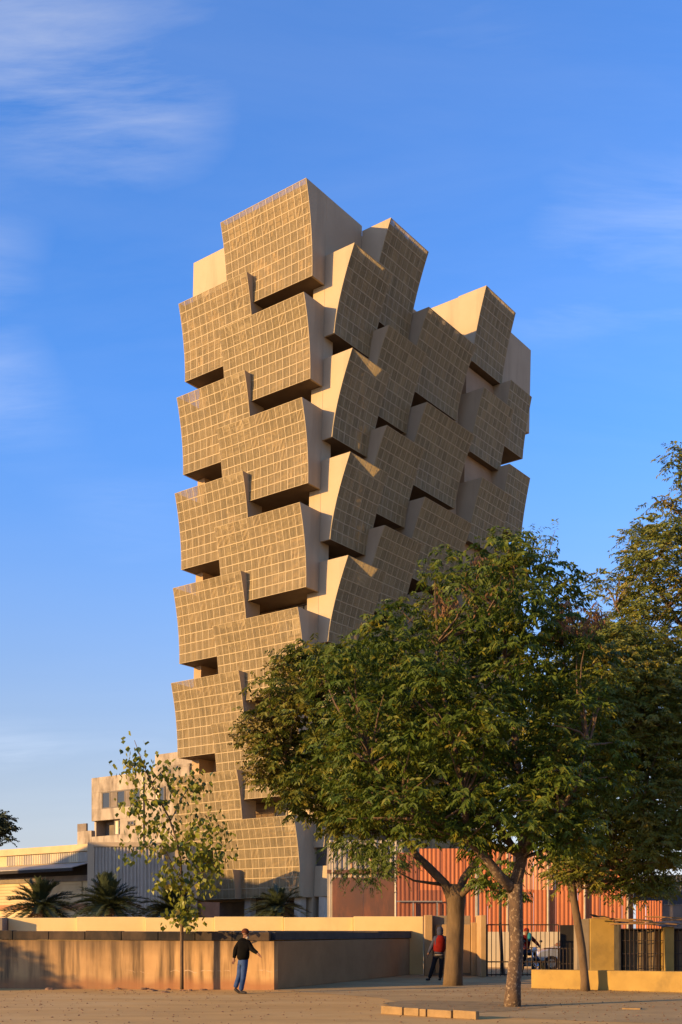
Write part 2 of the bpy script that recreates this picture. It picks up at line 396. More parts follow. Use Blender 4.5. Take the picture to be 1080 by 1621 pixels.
def panel_mesh(name, nsl, jit):
    """one louvre panel of unit width and height: raised frame and upright slats"""
    b = MB()
    fw, fh = .057, .042
    b.box(0, 1, -.022, .03, 0, fh); b.box(0, 1, -.022, .03, 1 - fh, 1)
    b.box(0, fw, -.019, .027, fh, 1 - fh); b.box(1 - fw, 1, -.019, .027, fh, 1 - fh)
    step = (1 - 2 * fw) / (nsl + .5)
    for i in range(nsl):
        x = fw + step * (i + .55) + random.uniform(-jit, jit) * step
        b.box(x, x + step * .46, -.012, .03, fh, 1 - fh)
    return b
PANELS = []
for k_, (nsl, jit) in enumerate(((5, .02), (5, .03), (4, .03), (5, .02), (6, .02))):
    b = panel_mesh('louvre_panel', nsl, jit)
    V = np.array([tuple(p) for p in b.v]); Fq = np.array(b.f)
    me = bpy.data.meshes.new('louvre_panel'); me.from_pydata([tuple(p) for p in b.v], [], b.f)
    me.materials.append(MATS['louvre_frame']); me.materials.append(MATS['louvre_%d' % (k_ % 3)])
    MI = np.array([0] * 24 + [1] * (len(b.f) - 24))
    me.polygons.foreach_set('material_index', MI)
    PANELS.append((me, V, Fq, MI))
FIELD_V, FIELD_F, FIELD_M, FIELD_N = [], [], [], 0
PANEL_COUNT = 0
def module(side, a0, a1, ztop, h, rows, cols, lo, hi, ex, single=False, back=1.6, backing=False):
    """one balcony box. side 'L': screen on the left facade (a along u, out along -v); 'R': on the right facade (a along v, out along -u)"""
    global FIELD_N, PANEL_COUNT
    def P(a, out, z):
        return T(a, -out, z) if side == 'L' else T(-out, a, z)
    def prof(t): return lo + (hi - lo) * t ** ex
    zb = ztop - h
    ts = [i / rows for i in range(rows + 1)]
    # the box: two side walls and a soffit
    th = .14
    o = link('balcony_box', None, tower, P((a0 + a1) / 2, 0, zb))
    for aa, sgn in ((a0, 1), (a1, -1)):
        b = MB(P)
        vs = []
        bk = 0.0 if aa == a0 else -back
        for k in (0, 1):
            x = aa + sgn * th * k
            vs += [(x, prof(t) - .015, zb + t * h) for t in ts] + [(x, bk, ztop), (x, bk, zb)]
        n = len(vs) // 2
        b.add(vs, [tuple(range(n)), tuple(range(n, 2 * n))] + [(i, (i + 1) % n, n + (i + 1) % n, n + i) for i in range(n)])
        b.build('side_wall', 'plaster', o)
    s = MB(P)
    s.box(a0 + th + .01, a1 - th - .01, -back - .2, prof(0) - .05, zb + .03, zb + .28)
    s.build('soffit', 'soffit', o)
    if backing:
        s = MB(P)
        s.add([(a0 + th + .01, prof(t) - .35 - d_, zb + .3 + (h - .36) * t) for d_ in (0, .12) for t in (0, .35, .65, 1)] + [(a1 - th - .01, prof(t) - .35 - d_, zb + .3 + (h - .36) * t) for d_ in (0, .12) for t in (0, .35, .65, 1)],
              [(0, 8, 9, 1), (1, 9, 10, 2), (2, 10, 11, 3), (4, 5, 13, 12), (5, 6, 14, 13), (6, 7, 15, 14), (3, 11, 15, 7), (0, 4, 12, 8), (0, 1, 5, 4), (1, 2, 6, 5), (2, 3, 7, 6), (8, 12, 13, 9), (9, 13, 14, 10), (10, 14, 15, 11)])
        s.build('parapet', 'core_plaster', o)
    # the louvred screen
    w = (a1 - a0) / cols
    for i in range(rows):
        t0, t1 = ts[i], ts[i + 1]
        for j in range(cols):
            p0 = P(a0 + j * w, prof(t0), zb + t0 * h)
            px = P(a0 + (j + 1) * w, prof(t0), zb + t0 * h)
            pz = P(a0 + j * w, prof(t1), zb + t1 * h)
            ex_, ez_ = px - p0, pz - p0
            nn = ex_.cross(ez_).normalized()
            outw = (P(a0, 1, zb) - P(a0, 0, zb)).normalized()
            if nn.dot(outw) > 0: nn = -nn          # local -y looks outwards
            k = random.choices(range(5), (6, 4, 3, 3, 2))[0]
            me, V, Fq, MI = PANELS[k]
            if single and PANEL_COUNT < 300:
                PANEL_COUNT += 1
                po = bpy.data.objects.new('louvre_panel', me)
                COL.objects.link(po)
                po.parent = o
                M = Matrix.Identity(4)
                for r_ in range(3):
                    M[r_][0] = ex_[r_]; M[r_][1] = nn[r_]; M[r_][2] = ez_[r_]
                    M[r_][3] = p0[r_] - ORG[o.name][r_]
                po.matrix_basis = M
            else:
                A = np.array([tuple(ex_), tuple(nn), tuple(ez_)])
                FIELD_V.append(V @ A + np.array(tuple(p0)))
                FIELD_F.append(Fq + FIELD_N); FIELD_M.append(MI * (1 + k % 3))
                FIELD_N += len(V)
    return o

BT = [50.8, 43.35, 36.47, 29.62, 22.78, 15.97, 9.18]
AT = [46.6, 39.87, 33.0, 26.2, 19.39, 12.62, 5.8]
for i, z in enumerate(BT):
    module('L', .01, 7.65, z, 6.0 if i == 0 else 5.33, 9 if i == 0 else 8, 13, 1.33, 2.16, 2.1, single=i < 3, backing=i == 0)
for i, z in enumerate(AT):
    last = i == 6
    module('L', 5.22, 11.75, z, 2.0 if last else 5.28, 3 if last else 8, 11, 1.25 if not last else 1.9, 2.05 if not last else 2.25, 1.9, backing=i == 0)
for z in (46.75, 39.85, 33.05, 26.26, 19.4, 12.6):
    module('R', .012, 4.4, z, 5.42, 8, 7, .84, 2.38, 1.5, back=1.3, backing=z > 46)
for i, z in enumerate((50.45, 43.1, 36.25, 29.4, 22.6, 15.8)):
    module('R', 4.05, 8.85, z, 6.1 if i == 0 else 5.3, 9 if i == 0 else 8, 8, .80, 2.42, 1.5, back=1.3, backing=i == 0)
for z in (46.55, 39.7, 32.87, 26.05, 19.2, 12.4):
    module('R', 8.98, 15.7, z, 5.3, 8, 11, .84, 2.45, 1.5, back=1.3, backing=z > 46)
for i, z in enumerate((51.8, 43.9, 36.9, 30.05, 23.2, 16.4)):
    module('R', 17.0, 21.8, z, 5.5 if i == 0 else 4.7, 8 if i == 0 else 7, 8, 1.35, 2.5, 1.4, back=1.3, backing=i == 0)
for z in (46.3, 39.5, 32.7, 25.9, 19.1):
    module('R', 21.55, 25.15, z, 5.0, 7, 6, 1.6, 2.35, 1.4, back=1.3, backing=z > 46)
fo = link('louvre_panels', np_mesh('louvre_panels', np.concatenate(FIELD_V) - np.array((OX, OY, 0)), np.concatenate(FIELD_F), 'louvre_frame'), tower, Vector((OX, OY, 0)), 'stuff')
for k_ in range(3): fo.data.materials.append(MATS['louvre_%d' % k_])
fo.data.polygons.foreach_set('material_index', np.concatenate(FIELD_M))

# the body behind the screens
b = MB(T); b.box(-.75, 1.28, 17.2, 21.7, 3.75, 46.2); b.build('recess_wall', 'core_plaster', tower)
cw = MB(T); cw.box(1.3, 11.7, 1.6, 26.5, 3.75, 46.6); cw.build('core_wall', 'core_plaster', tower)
cp = MB(T); cp.box(.006, 1.0, .004, 1.0, 0, 46.2); cp.build('corner_pier', 'plaster', tower)
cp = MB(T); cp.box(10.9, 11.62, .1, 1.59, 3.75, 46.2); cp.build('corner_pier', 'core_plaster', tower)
cp = MB(T); cp.box(-.2, 1.29, 15.9, 16.98, 3.75, 46.2); cp.build('corner_pier', 'plaster', tower)
rp = MB(T); rp.box(.004, .2, .004, 4.04, 46.2, 50.8); rp.box(.2, 7.5, .2, .4, 46.2, 50.75); rp.build('roof_parapet', 'plaster', tower)
rp = MB(T); rp.box(7.66, 12.35, -.05, .18, 46.62, 50.72); rp.box(12.15, 12.35, .18, 10, 46.62, 50.72); rp.build('roof_parapet', 'plaster', tower)
rp = MB(T); rp.box(1.6, 1.8, 8.86, 16.99, 46.62, 49.6); rp.build('roof_parapet', 'plaster', tower)
rp = MB(T); rp.box(-1.3, 4.5, 17.01, 17.2, 46.3, 51.75); rp.build('roof_parapet', 'plaster', tower)
rp = MB(T); rp.box(-.9, -.7, 22.0, 27.6, 44.5, 51.7); rp.box(-.7, 3, 27.4, 27.6, 44.5, 51.7); rp.build('roof_parapet', 'plaster', tower)
rp = MB(T); rp.box(.2, 3.5, 4.04, 8.84, 46.62, 50.3); rp.build('stair_head', 'plaster', tower)
def window(side, a0, a1, z0, z1, d, pane='glass_dark', n=3):
    def P(a, out, z):
        return T(a, -out, z) if side == 'L' else T(-out, a, z)
    f = MB(P); t = .09
    f.box(a0, a1, -d, -d + .12, z0, z0 + t); f.box(a0, a1, -d, -d + .12, z1 - t, z1)
    for i in range(n + 1):
        x = a0 + (a1 - a0 - t) * i / n
        f.box(x, x + t, -d, -d + .115, z0 + t, z1 - t)
    w = f.build('window', 'frame_dark', tower)
    for i in range(n):
        x0 = a0 + (a1 - a0 - t) * i / n + t; x1 = a0 + (a1 - a0 - t) * (i + 1) / n
        p = MB(P); p.box(x0 + .005, x1 - .005, -d + .02, -d + .05, z0 + t, z1 - t)
        p.build('pane', pane if (i != n - 1 or pane != 'glass_dark') else 'glass_dark', w)
for i in range(6):
    zb = BT[i] - (6.0 if i == 0 else 5.33)
    window('L', 1.35, 4.8, zb - 2.1, zb - .05, 1.59, 'curtain' if i in (3, 5) else 'glass_dark')
    zb = AT[i] - 5.28
    window('L', 7.7, 9.9, zb - 2.1, zb - .05, 1.59, 'curtain' if i in (2, 4) else 'glass_dark', 2)
for z in (46.75, 39.85, 33.05, 26.26):
    window('R', 1.2, 4.0, z - 5.42 - 2.1, z - 5.47, 1.29)
for z in (50.45 - .8, 43.1, 36.25, 29.4):
    window('R', 5.0, 8.6, z - 5.3 - 2.1, z - 5.35, 1.29)
for z in (46.55, 39.7, 32.87):
    window('R', 10.0, 15.0, z - 5.3 - 2.1, z - 5.35, 1.29)
for z in (51.8 - .8, 43.9, 36.9):
    window('R', 17.4, 21.3, z - 4.7 - 2.6, z - 4.75, 1.29)
# ground storey
b = MB(T); b.box(2.5, 11.5, 3.2, 25, 0, 3.74); b.build('base_wall', 'concrete_dark', tower)
for u in (4.75, .3):
    b = MB(T); b.box(u, u + .55, -.9, -.3, 0, 3.86); b.build('column', 'white_stone', tower)
b = MB(T); b.box(.9, 4.7, -.6, -.4, 0, 2.3); b.build('low_wall', 'white_stone', tower)
b = MB(T); b.box(-1.1, -.02, .1, 2.6, 3.9, 5.95); b.build('porch_box', 'plaster', tower)
b = MB(T); b.box(-.9, -.06, .3, 2.5, 5.96, 8.4); b.build('porch_window', 'frame_dark', tower)
b = MB(T); b.box(-.9, -.4, .15, .6, 0, 3.89); b.build('column', 'white_stone', tower)
b = MB(T); b.box(-.5, -.3, .6, 2.6, .8, 3.89); b.build('ground_window', 'curtain', tower)


# ------------------------------------------------------------------ low walls round the yard
P1 = at(434, 1567, z=0); P2 = at(656, 1542, z=0)          # corner and far end of the block's side
blk = thing('water_tank', (-6, 31.3, 0), 'long low stained plaster tank with dark slab roof behind the walking man', 'tank')
# front wall slightly bent, with a reddish foot
def lerp(a, b, t): return a + (b - a) * t
FL = Vector((-11.5, 31.9, 0))
b = MB()
dirn = (P2 - P1).normalized()
b.add([tuple(FL), tuple(P1), tuple(P1 + dirn * .25), tuple(FL + Vector((0, .3, 0))),
       tuple(FL + Vector((0, 0, 1.40))), tuple(P1 + Vector((0, 0, 1.36))), tuple(P1 + dirn * .25 + Vector((0, 0, 1.36))), tuple(FL + Vector((0, .3, 1.40)))],
      [(0, 3, 2, 1), (4, 5, 6, 7), (0, 1, 5, 4), (1, 2, 6, 5), (2, 3, 7, 6), (3, 0, 4, 7)])
b.build('front_wall', 'stained_wall', blk)
fd = (FL - P1).normalized(); fn = Vector((fd.y, -fd.x, 0)); fn = fn if fn.y < 0 else -fn
b = MB()
q0 = P1 + dirn * .26
sn = Vector((dirn.y, -dirn.x, 0))
b.prism([q0 - sn * .02, P2 - sn * .02, P2 - sn * .02 + Vector((0, 0, 1.36)), q0 - sn * .02 + Vector((0, 0, 1.36))], -sn * .22)
b.build('end_wall', 'side_wall', blk)
# slab roof: blocks of the front edge, and the sheet behind
e0 = P1 + Vector((-.12, -.02, 1.365)); e1 = FL + Vector((0, -.05, 1.41))
n = 9
for i in range(n):
    a = lerp(e0, e1, i / n) + fd * .006; c = lerp(e0, e1, (i + 1) / n) - fd * .006
    h = .25 + (.015 if i % 3 == 1 else 0)
    b = MB(); b.prism([a, c, c + Vector((0, 0, h)), a + Vector((0, 0, h))], -fn * .35)
    b.build('slab_edge', 'slab', blk)
b = MB()
b.prism([e0 - fn * .36 + Vector((.1, 0, .03)), P2 + Vector((.05, 0, 1.375)), P2 + Vector((-5, .2, 1.375)), Vector((-12, 41, 1.42)), e1 - fn * .36], (0, 0, .22))
b.build('roof_slab', 'tar', blk)
b = MB(); b.prism([e0 - fn * .3 + Vector((-.1, 0, .256)), P2 + Vector((.02, -.1, 1.605)), P2 + Vector((-1.2, 0, 1.605)), e0 - fn * .3 + Vector((-1.5, 0, .256))], (0, 0, .035))
b.build('roof_sheet', 'concrete_dark', blk)

yw = thing('boundary_wall', (-6, 41.9, 0), 'long pale yellow boundary wall behind the low tank', 'wall')
x0 = -12.7; ye = 3.1
n = 6
for i in range(n):
    a = lerp(x0, ye, i / n) + .006; c = lerp(x0, ye, (i + 1) / n) - .006
    ya = 42.2 - .7 * i / n
    b = MB(); b.box(a, c, ya, ya + .22, 0, 2.14 + .03 * (i % 2) + .02 * i / n); b.build('wall_panel', 'yellow_wall', yw)
b = MB(); b.box(-13.2, -12.72, 41.6, 42.4, 0, 2.14); b.build('end_post', 'cement_and_shade', yw)

gw = thing('gate_wall', (4, 40.4, 0), 'beige plastered wall with tall end pier left of the barred gate', 'wall')
A = at(672, Y=40.4).x; B_ = at(684.5, Y=40.4).x; C_ = at(730, Y=40.6).x; D_ = at(749, Y=40.6).x; E_ = at(770, Y=39.2).x
b = MB(); b.box(A + .01, B_, 40.3, 40.85, 0, 2.22); b.build('pier', 'beige_wall', gw)
b = MB(); b.box(B_ + .004, C_ + .35, 40.55, 40.8, 0, 2.2); b.build('wall_panel', 'cement_and_shade', gw)  # tree trunk's shadow on this wall painted as a darker panel
b = MB(); b.box(B_ + .12, C_ + .34, 40.50, 40.546, .1, 1.88); b.build('inset_panel', 'beige_wall', gw)
b = MB(); b.box(C_ + .354, D_ + .1, 40.42, 40.7, 0, 1.95); b.build('wall_panel', 'beige_wall', gw)
b = MB(); b.box(D_ + .104, E_, 39.2, 40.9, 0, 2.2); b.build('pier', 'beige_wall', gw)

# ------------------------------------------------------------------ gate
gt = thing('barred_gate', (7, 39.4, 0), 'black iron barred double gate between the beige and mustard walls', 'gate')
gx0, gx1 = E_ + .05, at(908, Y=39.4).x
gm = at(884, Y=39.4).x
for k, z in ((0, 1.84), (1, .52), (2, .06)):
    b = MB(); b.box(gx0, gm, 39.38, 39.42, z, z + .045); b.build('rail', 'iron', gt)
nb = int((gm - gx0) / .155)
for i in range(nb + 1):
    x = gx0 + (gm - gx0) * i / nb
    b = MB(); b.tube([(x, 39.375, .03), (x, 39.375, 1.86)], .014 if i not in (0, nb) else .03, 6); b.build('bar', 'iron', gt)
for z in (.46, 1.0):
    b = MB(); b.box(gm + .02 - (.55 if z > .9 else 0), gx1, 39.30, 39.33, z, z + .04); b.build('rail', 'iron', gt)
for i in range(9):
    x = gm - .5 + (gx1 - gm + .5) * i / 8
    b = MB(); b.tube([(x, 39.29, .0), (x, 39.29, 1.04)], .012, 6); b.build('bar', 'iron', gt)
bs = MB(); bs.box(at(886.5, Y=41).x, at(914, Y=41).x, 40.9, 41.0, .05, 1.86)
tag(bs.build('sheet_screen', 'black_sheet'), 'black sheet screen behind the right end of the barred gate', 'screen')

# ------------------------------------------------------------------ mustard walls on the right
lw0, lw1 = at(841, 1564.5, z=0), at(1130, 1573, z=0)
ld = (lw1 - lw0).normalized(); ln = Vector((-ld.y, ld.x, 0))
mw = MB(); mw.prism([lw0, lw1, lw1 + Vector((0, 0, .57)), lw0 + Vector((0, 0, .54))], ln * .3)
tag(mw.build('low_wall', 'mustard'), 'knee-high mustard yellow wall beside the slim leaning tree', 'wall')
hw = thing('mustard_wall', (7.5, 32.6, 0), 'tall mustard yellow wall with sloping top beside the barred shed', 'wall')
Yh = 32.6
def fr(px, py): return at(px, py, Y=Yh)
b = MB(); b.prism([(fr(913, 0).x, Yh + .02, 0), (fr(934, 0).x - .004, Yh + .02, 0), fr(934, 1454) + Vector((-.004, .02, 0)), fr(913, 1456) + Vector((0, .02, 0))], (0, .4, 0)); b.build('wall_panel', 'cement_and_shade', hw)  # shaded left part of the wall, its shade put into a greyer colour
b = MB(); b.prism([(fr(934, 0).x, Yh, 0), (fr(978, 0).x, Yh, 0), fr(978, 1461), fr(962, 1451), fr(934, 1454)], (0, .45, 0)); b.build('wall_panel', 'mustard', hw)

sh = thing('barred_shed', (10, 32.4, 0), 'dark shed with barred openings and a ragged tarp and pole roof', 'shed')
ys = 32.1
for px0, px1 in ((1051, 1066), (1140, 1156)):
    b = MB(); b.box(at(px0, Y=ys).x, at(px1, Y=ys).x, ys - .1, ys + .3, 0, 1.77); b.build('pillar', 'mustard', sh)
for px0, px1 in ((984, 1050), (1067, 1139)):
    xa, xb = at(px0, Y=ys).x, at(px1, Y=ys).x
    for z in (.62, .98, 1.36, 1.70):
        b = MB(); b.box(xa, xb, ys, ys + .02, z, z + .02); b.build('rail', 'iron', sh)
    k = 10
    for i in range(k + 1):
        x = lerp(xa, xb, i / k)
        b = MB(); b.tube([(x, ys - .012, .5), (x + random.uniform(-.02, .02), ys - .012, 1.72)], .011, 6); b.build('bar', 'iron', sh)
    # hanging sacking behind the bars, in folds
    xs = np.linspace(xa + .12, xb - .03, 26)
    c = MB()
    vs = []
    for x in xs: 
        yy = ys + .22 + .05 * math.sin(x * 17) + random.uniform(-.02, .02)
        vs += [(x, yy, .4), (x, yy + .03, 1.66 + random.uniform(-.03, .02))]
    c.add(vs, [(2 * i, 2 * i + 2, 2 * i + 3, 2 * i + 1) for i in range(25)])
    c.build('sacking', 'brown_cloth', sh, smooth=True)
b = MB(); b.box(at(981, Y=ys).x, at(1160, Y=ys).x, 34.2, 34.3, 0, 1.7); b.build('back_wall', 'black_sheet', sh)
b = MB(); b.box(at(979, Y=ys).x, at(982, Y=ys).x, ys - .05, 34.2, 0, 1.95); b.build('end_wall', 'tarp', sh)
# tarp roof, sagging
nx_, ny_ = 16, 6
vs = []
for i in range(nx_ + 1):
    for j in range(ny_ + 1):
        x = lerp(at(961, Y=ys).x, at(1130, Y=ys).x, i / nx_); y = lerp(ys - .25, 34.4, j / ny_)
        z = 1.80 + .25 * math.exp(-i * .45) + .12 * j / ny_ + random.uniform(-.03, .03) - .03 * math.sin(i * .9)
        vs.append((x, y, z))
b = MB(); b.add(vs, [(i * (ny_ + 1) + j, (i + 1) * (ny_ + 1) + j, (i + 1) * (ny_ + 1) + j + 1, i * (ny_ + 1) + j + 1) for i in range(nx_) for j in range(ny_)])
b.build('tarp', 'tarp', sh, smooth=True)
for i in range(9):
    x = lerp(at(975, Y=ys).x, at(1075, Y=ys).x, random.random()); L = random.uniform(.8, 2.0)
    y = ys + random.uniform(-.35, .3); z = 1.86 + random.uniform(-.03, .16)
    b = MB(); b.tube([(x - L / 2, y, z + random.uniform(-.05, .08)), (x, y - .02, z + .02), (x + L / 2, y + .1, z + random.uniform(-.06, .06))], .022, 6); b.build('roof_pole', 'bamboo', sh)

# ------------------------------------------------------------------ corrugated fences and sheds
def corrugated(x0, x1, y, z0, z1, pitch=.19, depth=.02, dirv=(1, 0, 0), base=None):
    """trapezoid profiled sheet as vertices and faces, from base along dirv"""
    d = Vector(dirv).normalized(); nrm = Vector((d.y, -d.x, 0))
    if nrm.y > 0: nrm = -nrm
    o = Vector(base) if base is not None else Vector((0, y, 0))
    b = MB()
    x = x0; pts = []
    while x < x1 - 1e-6:
        for dx_, dd in ((0, 0), (.40, 0), (.52, 1), (.88, 1)):
            xx = x + dx_ * pitch
            if xx <= x1: pts.append((xx, dd * depth))
        x += pitch
    pts.append((x1, 0))
    vs = []
    for xx, dd in pts:
        p = o + d * xx + nrm * dd
        vs += [(p.x, p.y, z0), (p.x, p.y, z1)]
    b.add(vs, [(2 * i, 2 * i + 2, 2 * i + 3, 2 * i + 1) for i in range(len(pts) - 1)])
    return b
YF = 50.0
of = thing('sheet_fence', (8, YF, 0), 'tall orange corrugated sheet fence behind the gate', 'fence')
def fx(px, Y=YF): return (px - 540) / FPX * Y
def fz(py, Y=YF): return EYE + (HOR - py) / FPX * Y
xs = [fx(628), fx(664), fx(700), fx(737), fx(772), fx(808), fx(845), fx(880), fx(915), fx(950), fx(985), fx(1003)]
for i in range(len(xs) - 1):
    dz = random.uniform(-.03, .03)
    b = corrugated(xs[i] + .004, xs[i + 1] - .004, YF + (.02 if i % 2 else 0), fz(1476), fz(1409) + dz); b.build('sheet', 'shaded_sheet' if i < 2 else 'orange_sheet', of)  # leftmost sheets carry the tree's shade in their colour
    mat = 'pale_sheet' if i in (5, 6) else 'shaded_sheet' if i < 1 else 'orange_sheet'
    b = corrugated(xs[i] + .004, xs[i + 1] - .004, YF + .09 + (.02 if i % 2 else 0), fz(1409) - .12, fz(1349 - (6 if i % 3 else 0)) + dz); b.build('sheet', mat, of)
for px0, px1 in ((1004, 1019), (1020, 1046)):
    b = corrugated(fx(px0), fx(px1), YF - .3, fz(1476), fz(1426), pitch=.12); b.build('sheet', 'orange_sheet', of)
for px in (993, 925, 867, 803):
    b = MB(); b.tube([(fx(px), YF - .12, 0), (fx(px), YF - .12, fz(1345))], .055, 8); b.build('post', 'pole_white', of)
b = MB(); b.box(fx(628), fx(700), YF - .16, YF - .1, fz(1428), fz(1426)); b.build('rail', 'pole_grey', of)
for px in (653, 691):
    b = MB(); b.box(fx(px), fx(px) + .06, YF - .16, YF - .1, fz(1476), fz(1429)); b.build('rail_post', 'pole_grey', of)
cwl = MB(); cwl.box(fx(700), fx(920), YF - .25, YF - .06, 0, fz(1475))
cwo = cwl.build('yard_wall', 'cream'); tag(cwo, 'low cream wall under the orange sheet fence seen through the gate', 'wall')
gf = thing('rusty_gate', (fx(576, 55), 55, 0), 'dark rusty sheet gate at the foot of the tower', 'gate')
b = MB(); b.box(fx(526, 55), fx(575, 55), 55, 55.05, .1, fz(1389, 55)); b.build('gate_leaf', 'rust', gf)
b = MB(); b.box(fx(575, 55) + .015, fx(626, 55), 55, 55.05, .1, fz(1389, 55)); b.build('gate_leaf', 'rust', gf)
for px, m_ in ((527, 'pole_white'), (557, 'bamboo'), (588, 'bamboo'), (626.5, 'pole_grey')):
    b = MB(); b.tube([(fx(px, 55), 54.9 if px > 600 else 55.3, 0), (fx(px, 55), 54.9 if px > 600 else 55.3, fz(1340, 55))], .06, 8); b.build('post', m_, gf)
gs = thing('grey_sheet_fence', (fx(576, 57), 57, 0), 'grey corrugated sheet fence showing above the rusty gate', 'fence')
for i in range(3):
    b = corrugated(lerp(fx(518, 57), fx(640, 57), i / 3) + .004, lerp(fx(518, 57), fx(640, 57), (i + 1) / 3), 57 + .02 * (i % 2), .0, fz(1330, 57), pitch=.25, depth=.05); b.build('sheet', 'grey_sheet', gs)
b = MB(); b.box(fx(518, 57), fx(640, 57), 56.85, 56.92, fz(1383, 57), fz(1377, 57)); b.build('rail', 'rust', gs)
bs_ = thing('dark_sheet_shed', (fx(1060, 54), 54, 0), 'dark blue grey corrugated shed at the right edge', 'shed')
b = corrugated(fx(1003, 54), fx(1150, 54), 54, fz(1432, 54), fz(1385, 54), pitch=.2); b.build('wall_sheet', 'blue_sheet', bs_)
b = MB(); b.box(fx(1046, 54), fx(1150, 54), 54.05, 54.4, 0, fz(1432, 54)); b.build('wall', 'concrete_dark', bs_)
for nm, px, py0, Y, r, m_, lab in (('light_pole', 755.5, 1350, 42.5, .085, 'pole_grey', 'thick grey pole rising behind the beige gate pier'),
                                ('iron_post', 792, 1345, 41.5, .065, 'iron', 'dark slim post rising behind the left gate leaf')):
    b = MB(); x = (px - 540) / FPX * Y
    b.tube([(x + (.1 if nm == 'iron_post' else 0), Y, 0), (x, Y, 1.9), (x, Y, fz(py0, Y) + 1.2)], [r, r, r * .8], 10)
    b.tube([(x, Y, fz(py0, Y) + 1.2), (x, Y, fz(py0, Y) + 1.25)], [r * 1.2, r * 1.2], 10)
    tag(b.build(nm, m_, smooth=False), lab, 'pole')

# ------------------------------------------------------------------ buildings on the left
fs = thing('factory_shed', T(30, -4, 0), 'long cream factory shed with ribbed clerestory at the left edge', 'building')
SY = 72.0
def LX(px, Y0=SY, px0=140):
    """point on a line along the tower's left direction, starting at px0 / Y0, that shows at px"""
    c = (px - 540) / FPX; x0_ = (px0 - 540) / FPX * Y0
    t = (c * Y0 - x0_) / (DL.x - c * DL.y)
    return t
s0 = Vector(((140 - 540) / FPX * SY, SY, 0))
def SP(a, d, z):
    """a metres along the shed front to the left, d in front of it"""
    p = s0 + DL * a - DR * d
    return (p.x, p.y, z)
def sz(py, Y=SY): return EYE + (HOR - py) / FPX * Y
LEN = 12.0
b = MB(SP); b.box(0, LEN, -8, -.02, 0, sz(1347)); b.build('wall', 'cream_line', fs)
b = MB(SP); b.box(-.1, LEN, -8.4, .15, sz(1347) + .004, sz(1336)); b.build('roof_fascia', 'cream_line', fs)
for i in range(9):
    a0_ = i * .95; 
    b = corrugated(a0_, a0_ + .94, 0, sz(1364), sz(1348), pitch=.19, depth=.04, dirv=DL, base=s0 - DR * .03)
    b.build('clerestory_sheet', 'grey_sheet' if i % 2 == 0 else 'cream', fs)
b = MB(SP)
b.add([(-.2, .05, sz(1365)), (LEN, .05, sz(1365)), (LEN, 1.5, sz(1374)), (-.2, 1.5, sz(1374)), (-.2, .05, sz(1365) - .05), (LEN, .05, sz(1365) - .05), (LEN, 1.5, sz(1374) - .05), (-.2, 1.5, sz(1374) - .05)],
      [(0, 1, 2, 3), (4, 5, 6, 7), (0, 1, 5, 4), (1, 2, 6, 5), (2, 3, 7, 6), (3, 0, 4, 7)])
b.build('canopy', 'grey_sheet', fs)
b = MB(SP); b.box(-.2, LEN, 1.42, 1.5, sz(1380), sz(1374) - .055); b.build('canopy_edge', 'black_sheet', fs)
b = MB(SP); b.box(0, LEN, .0, .12, sz(1394), sz(1385)); b.build('beam', 'concrete_dark', fs)
b = MB(SP); b.box(0, LEN, .0, .10, sz(1385) + .003, sz(1366)); b.build('dark_gap_strip', 'black_sheet', fs)  # solid black strip painted in for the darkness beneath the canopy
for i in range(7):
    z0 = sz(1430) + i * .21
    b = MB(SP); b.box(.6, LEN, .0, .05, z0, z0 + .19); b.build('wall_board', 'cream_line', fs)
b = MB(SP); b.box(0, LEN, .05, .25, sz(1438), sz(1430) - .01); b.build('ledge', 'wall_foot', fs)

cb = thing('sheet_clad_block', (-14.5, 66, 0), 'grey corrugated clad block behind the fan palms', 'building')
c0 = Vector(((150 - 540) / FPX * 66, 66, 0))
zc = EYE + (HOR - 1336) / FPX * 66
b = MB(); b.box(c0.x - .42, c0.x - .01, 65.95, 70, 0, zc + .12); b.build('corner_pier', 'plaster', cb)
for i in range(4):
    b = corrugated(i * 1.05, i * 1.05 + 1.045, 0, 0, zc - .18, pitch=.2, depth=.05, dirv=(1, 0, 0), base=c0 + Vector((0, .02 * (i % 2), 0))); b.build('wall_sheet', 'grey_sheet', cb)
b = MB(); b.box(c0.x - .0, c0.x + 5.6, 65.9, 70, zc - .17, zc + .1); b.build('roof_edge', 'plaster', cb)
b = MB(); b.box(c0.x + .0, c0.x + 5.6, 66.3, 70, 0, zc - .18); b.build('wall', 'plaster', cb)

ob = thing('apartment_block', (-22, 105, 0), 'old weathered concrete apartment block behind the sapling', 'building')
OB = 104.0
o0 = Vector(((300 - 540) / FPX * OB, OB, 0))
def OP(a, d, z):
    p = o0 + DL * a - DR * d
    return (p.x, p.y, z)
def oa(px):
    c = (px - 540) / FPX
    return (c * OB - o0.x) / (DL.x - c * DL.y)
def oz(px, py):
    Y = OB + DL.y * oa(px)
    return EYE + (HOR - py) / FPX * Y
aL = oa(145)
zt = oz(145, 1232)
z1t, z1b = oz(180, 1252), oz(180, 1279)
z2t, z2b = oz(180, 1297), oz(180, 1322)
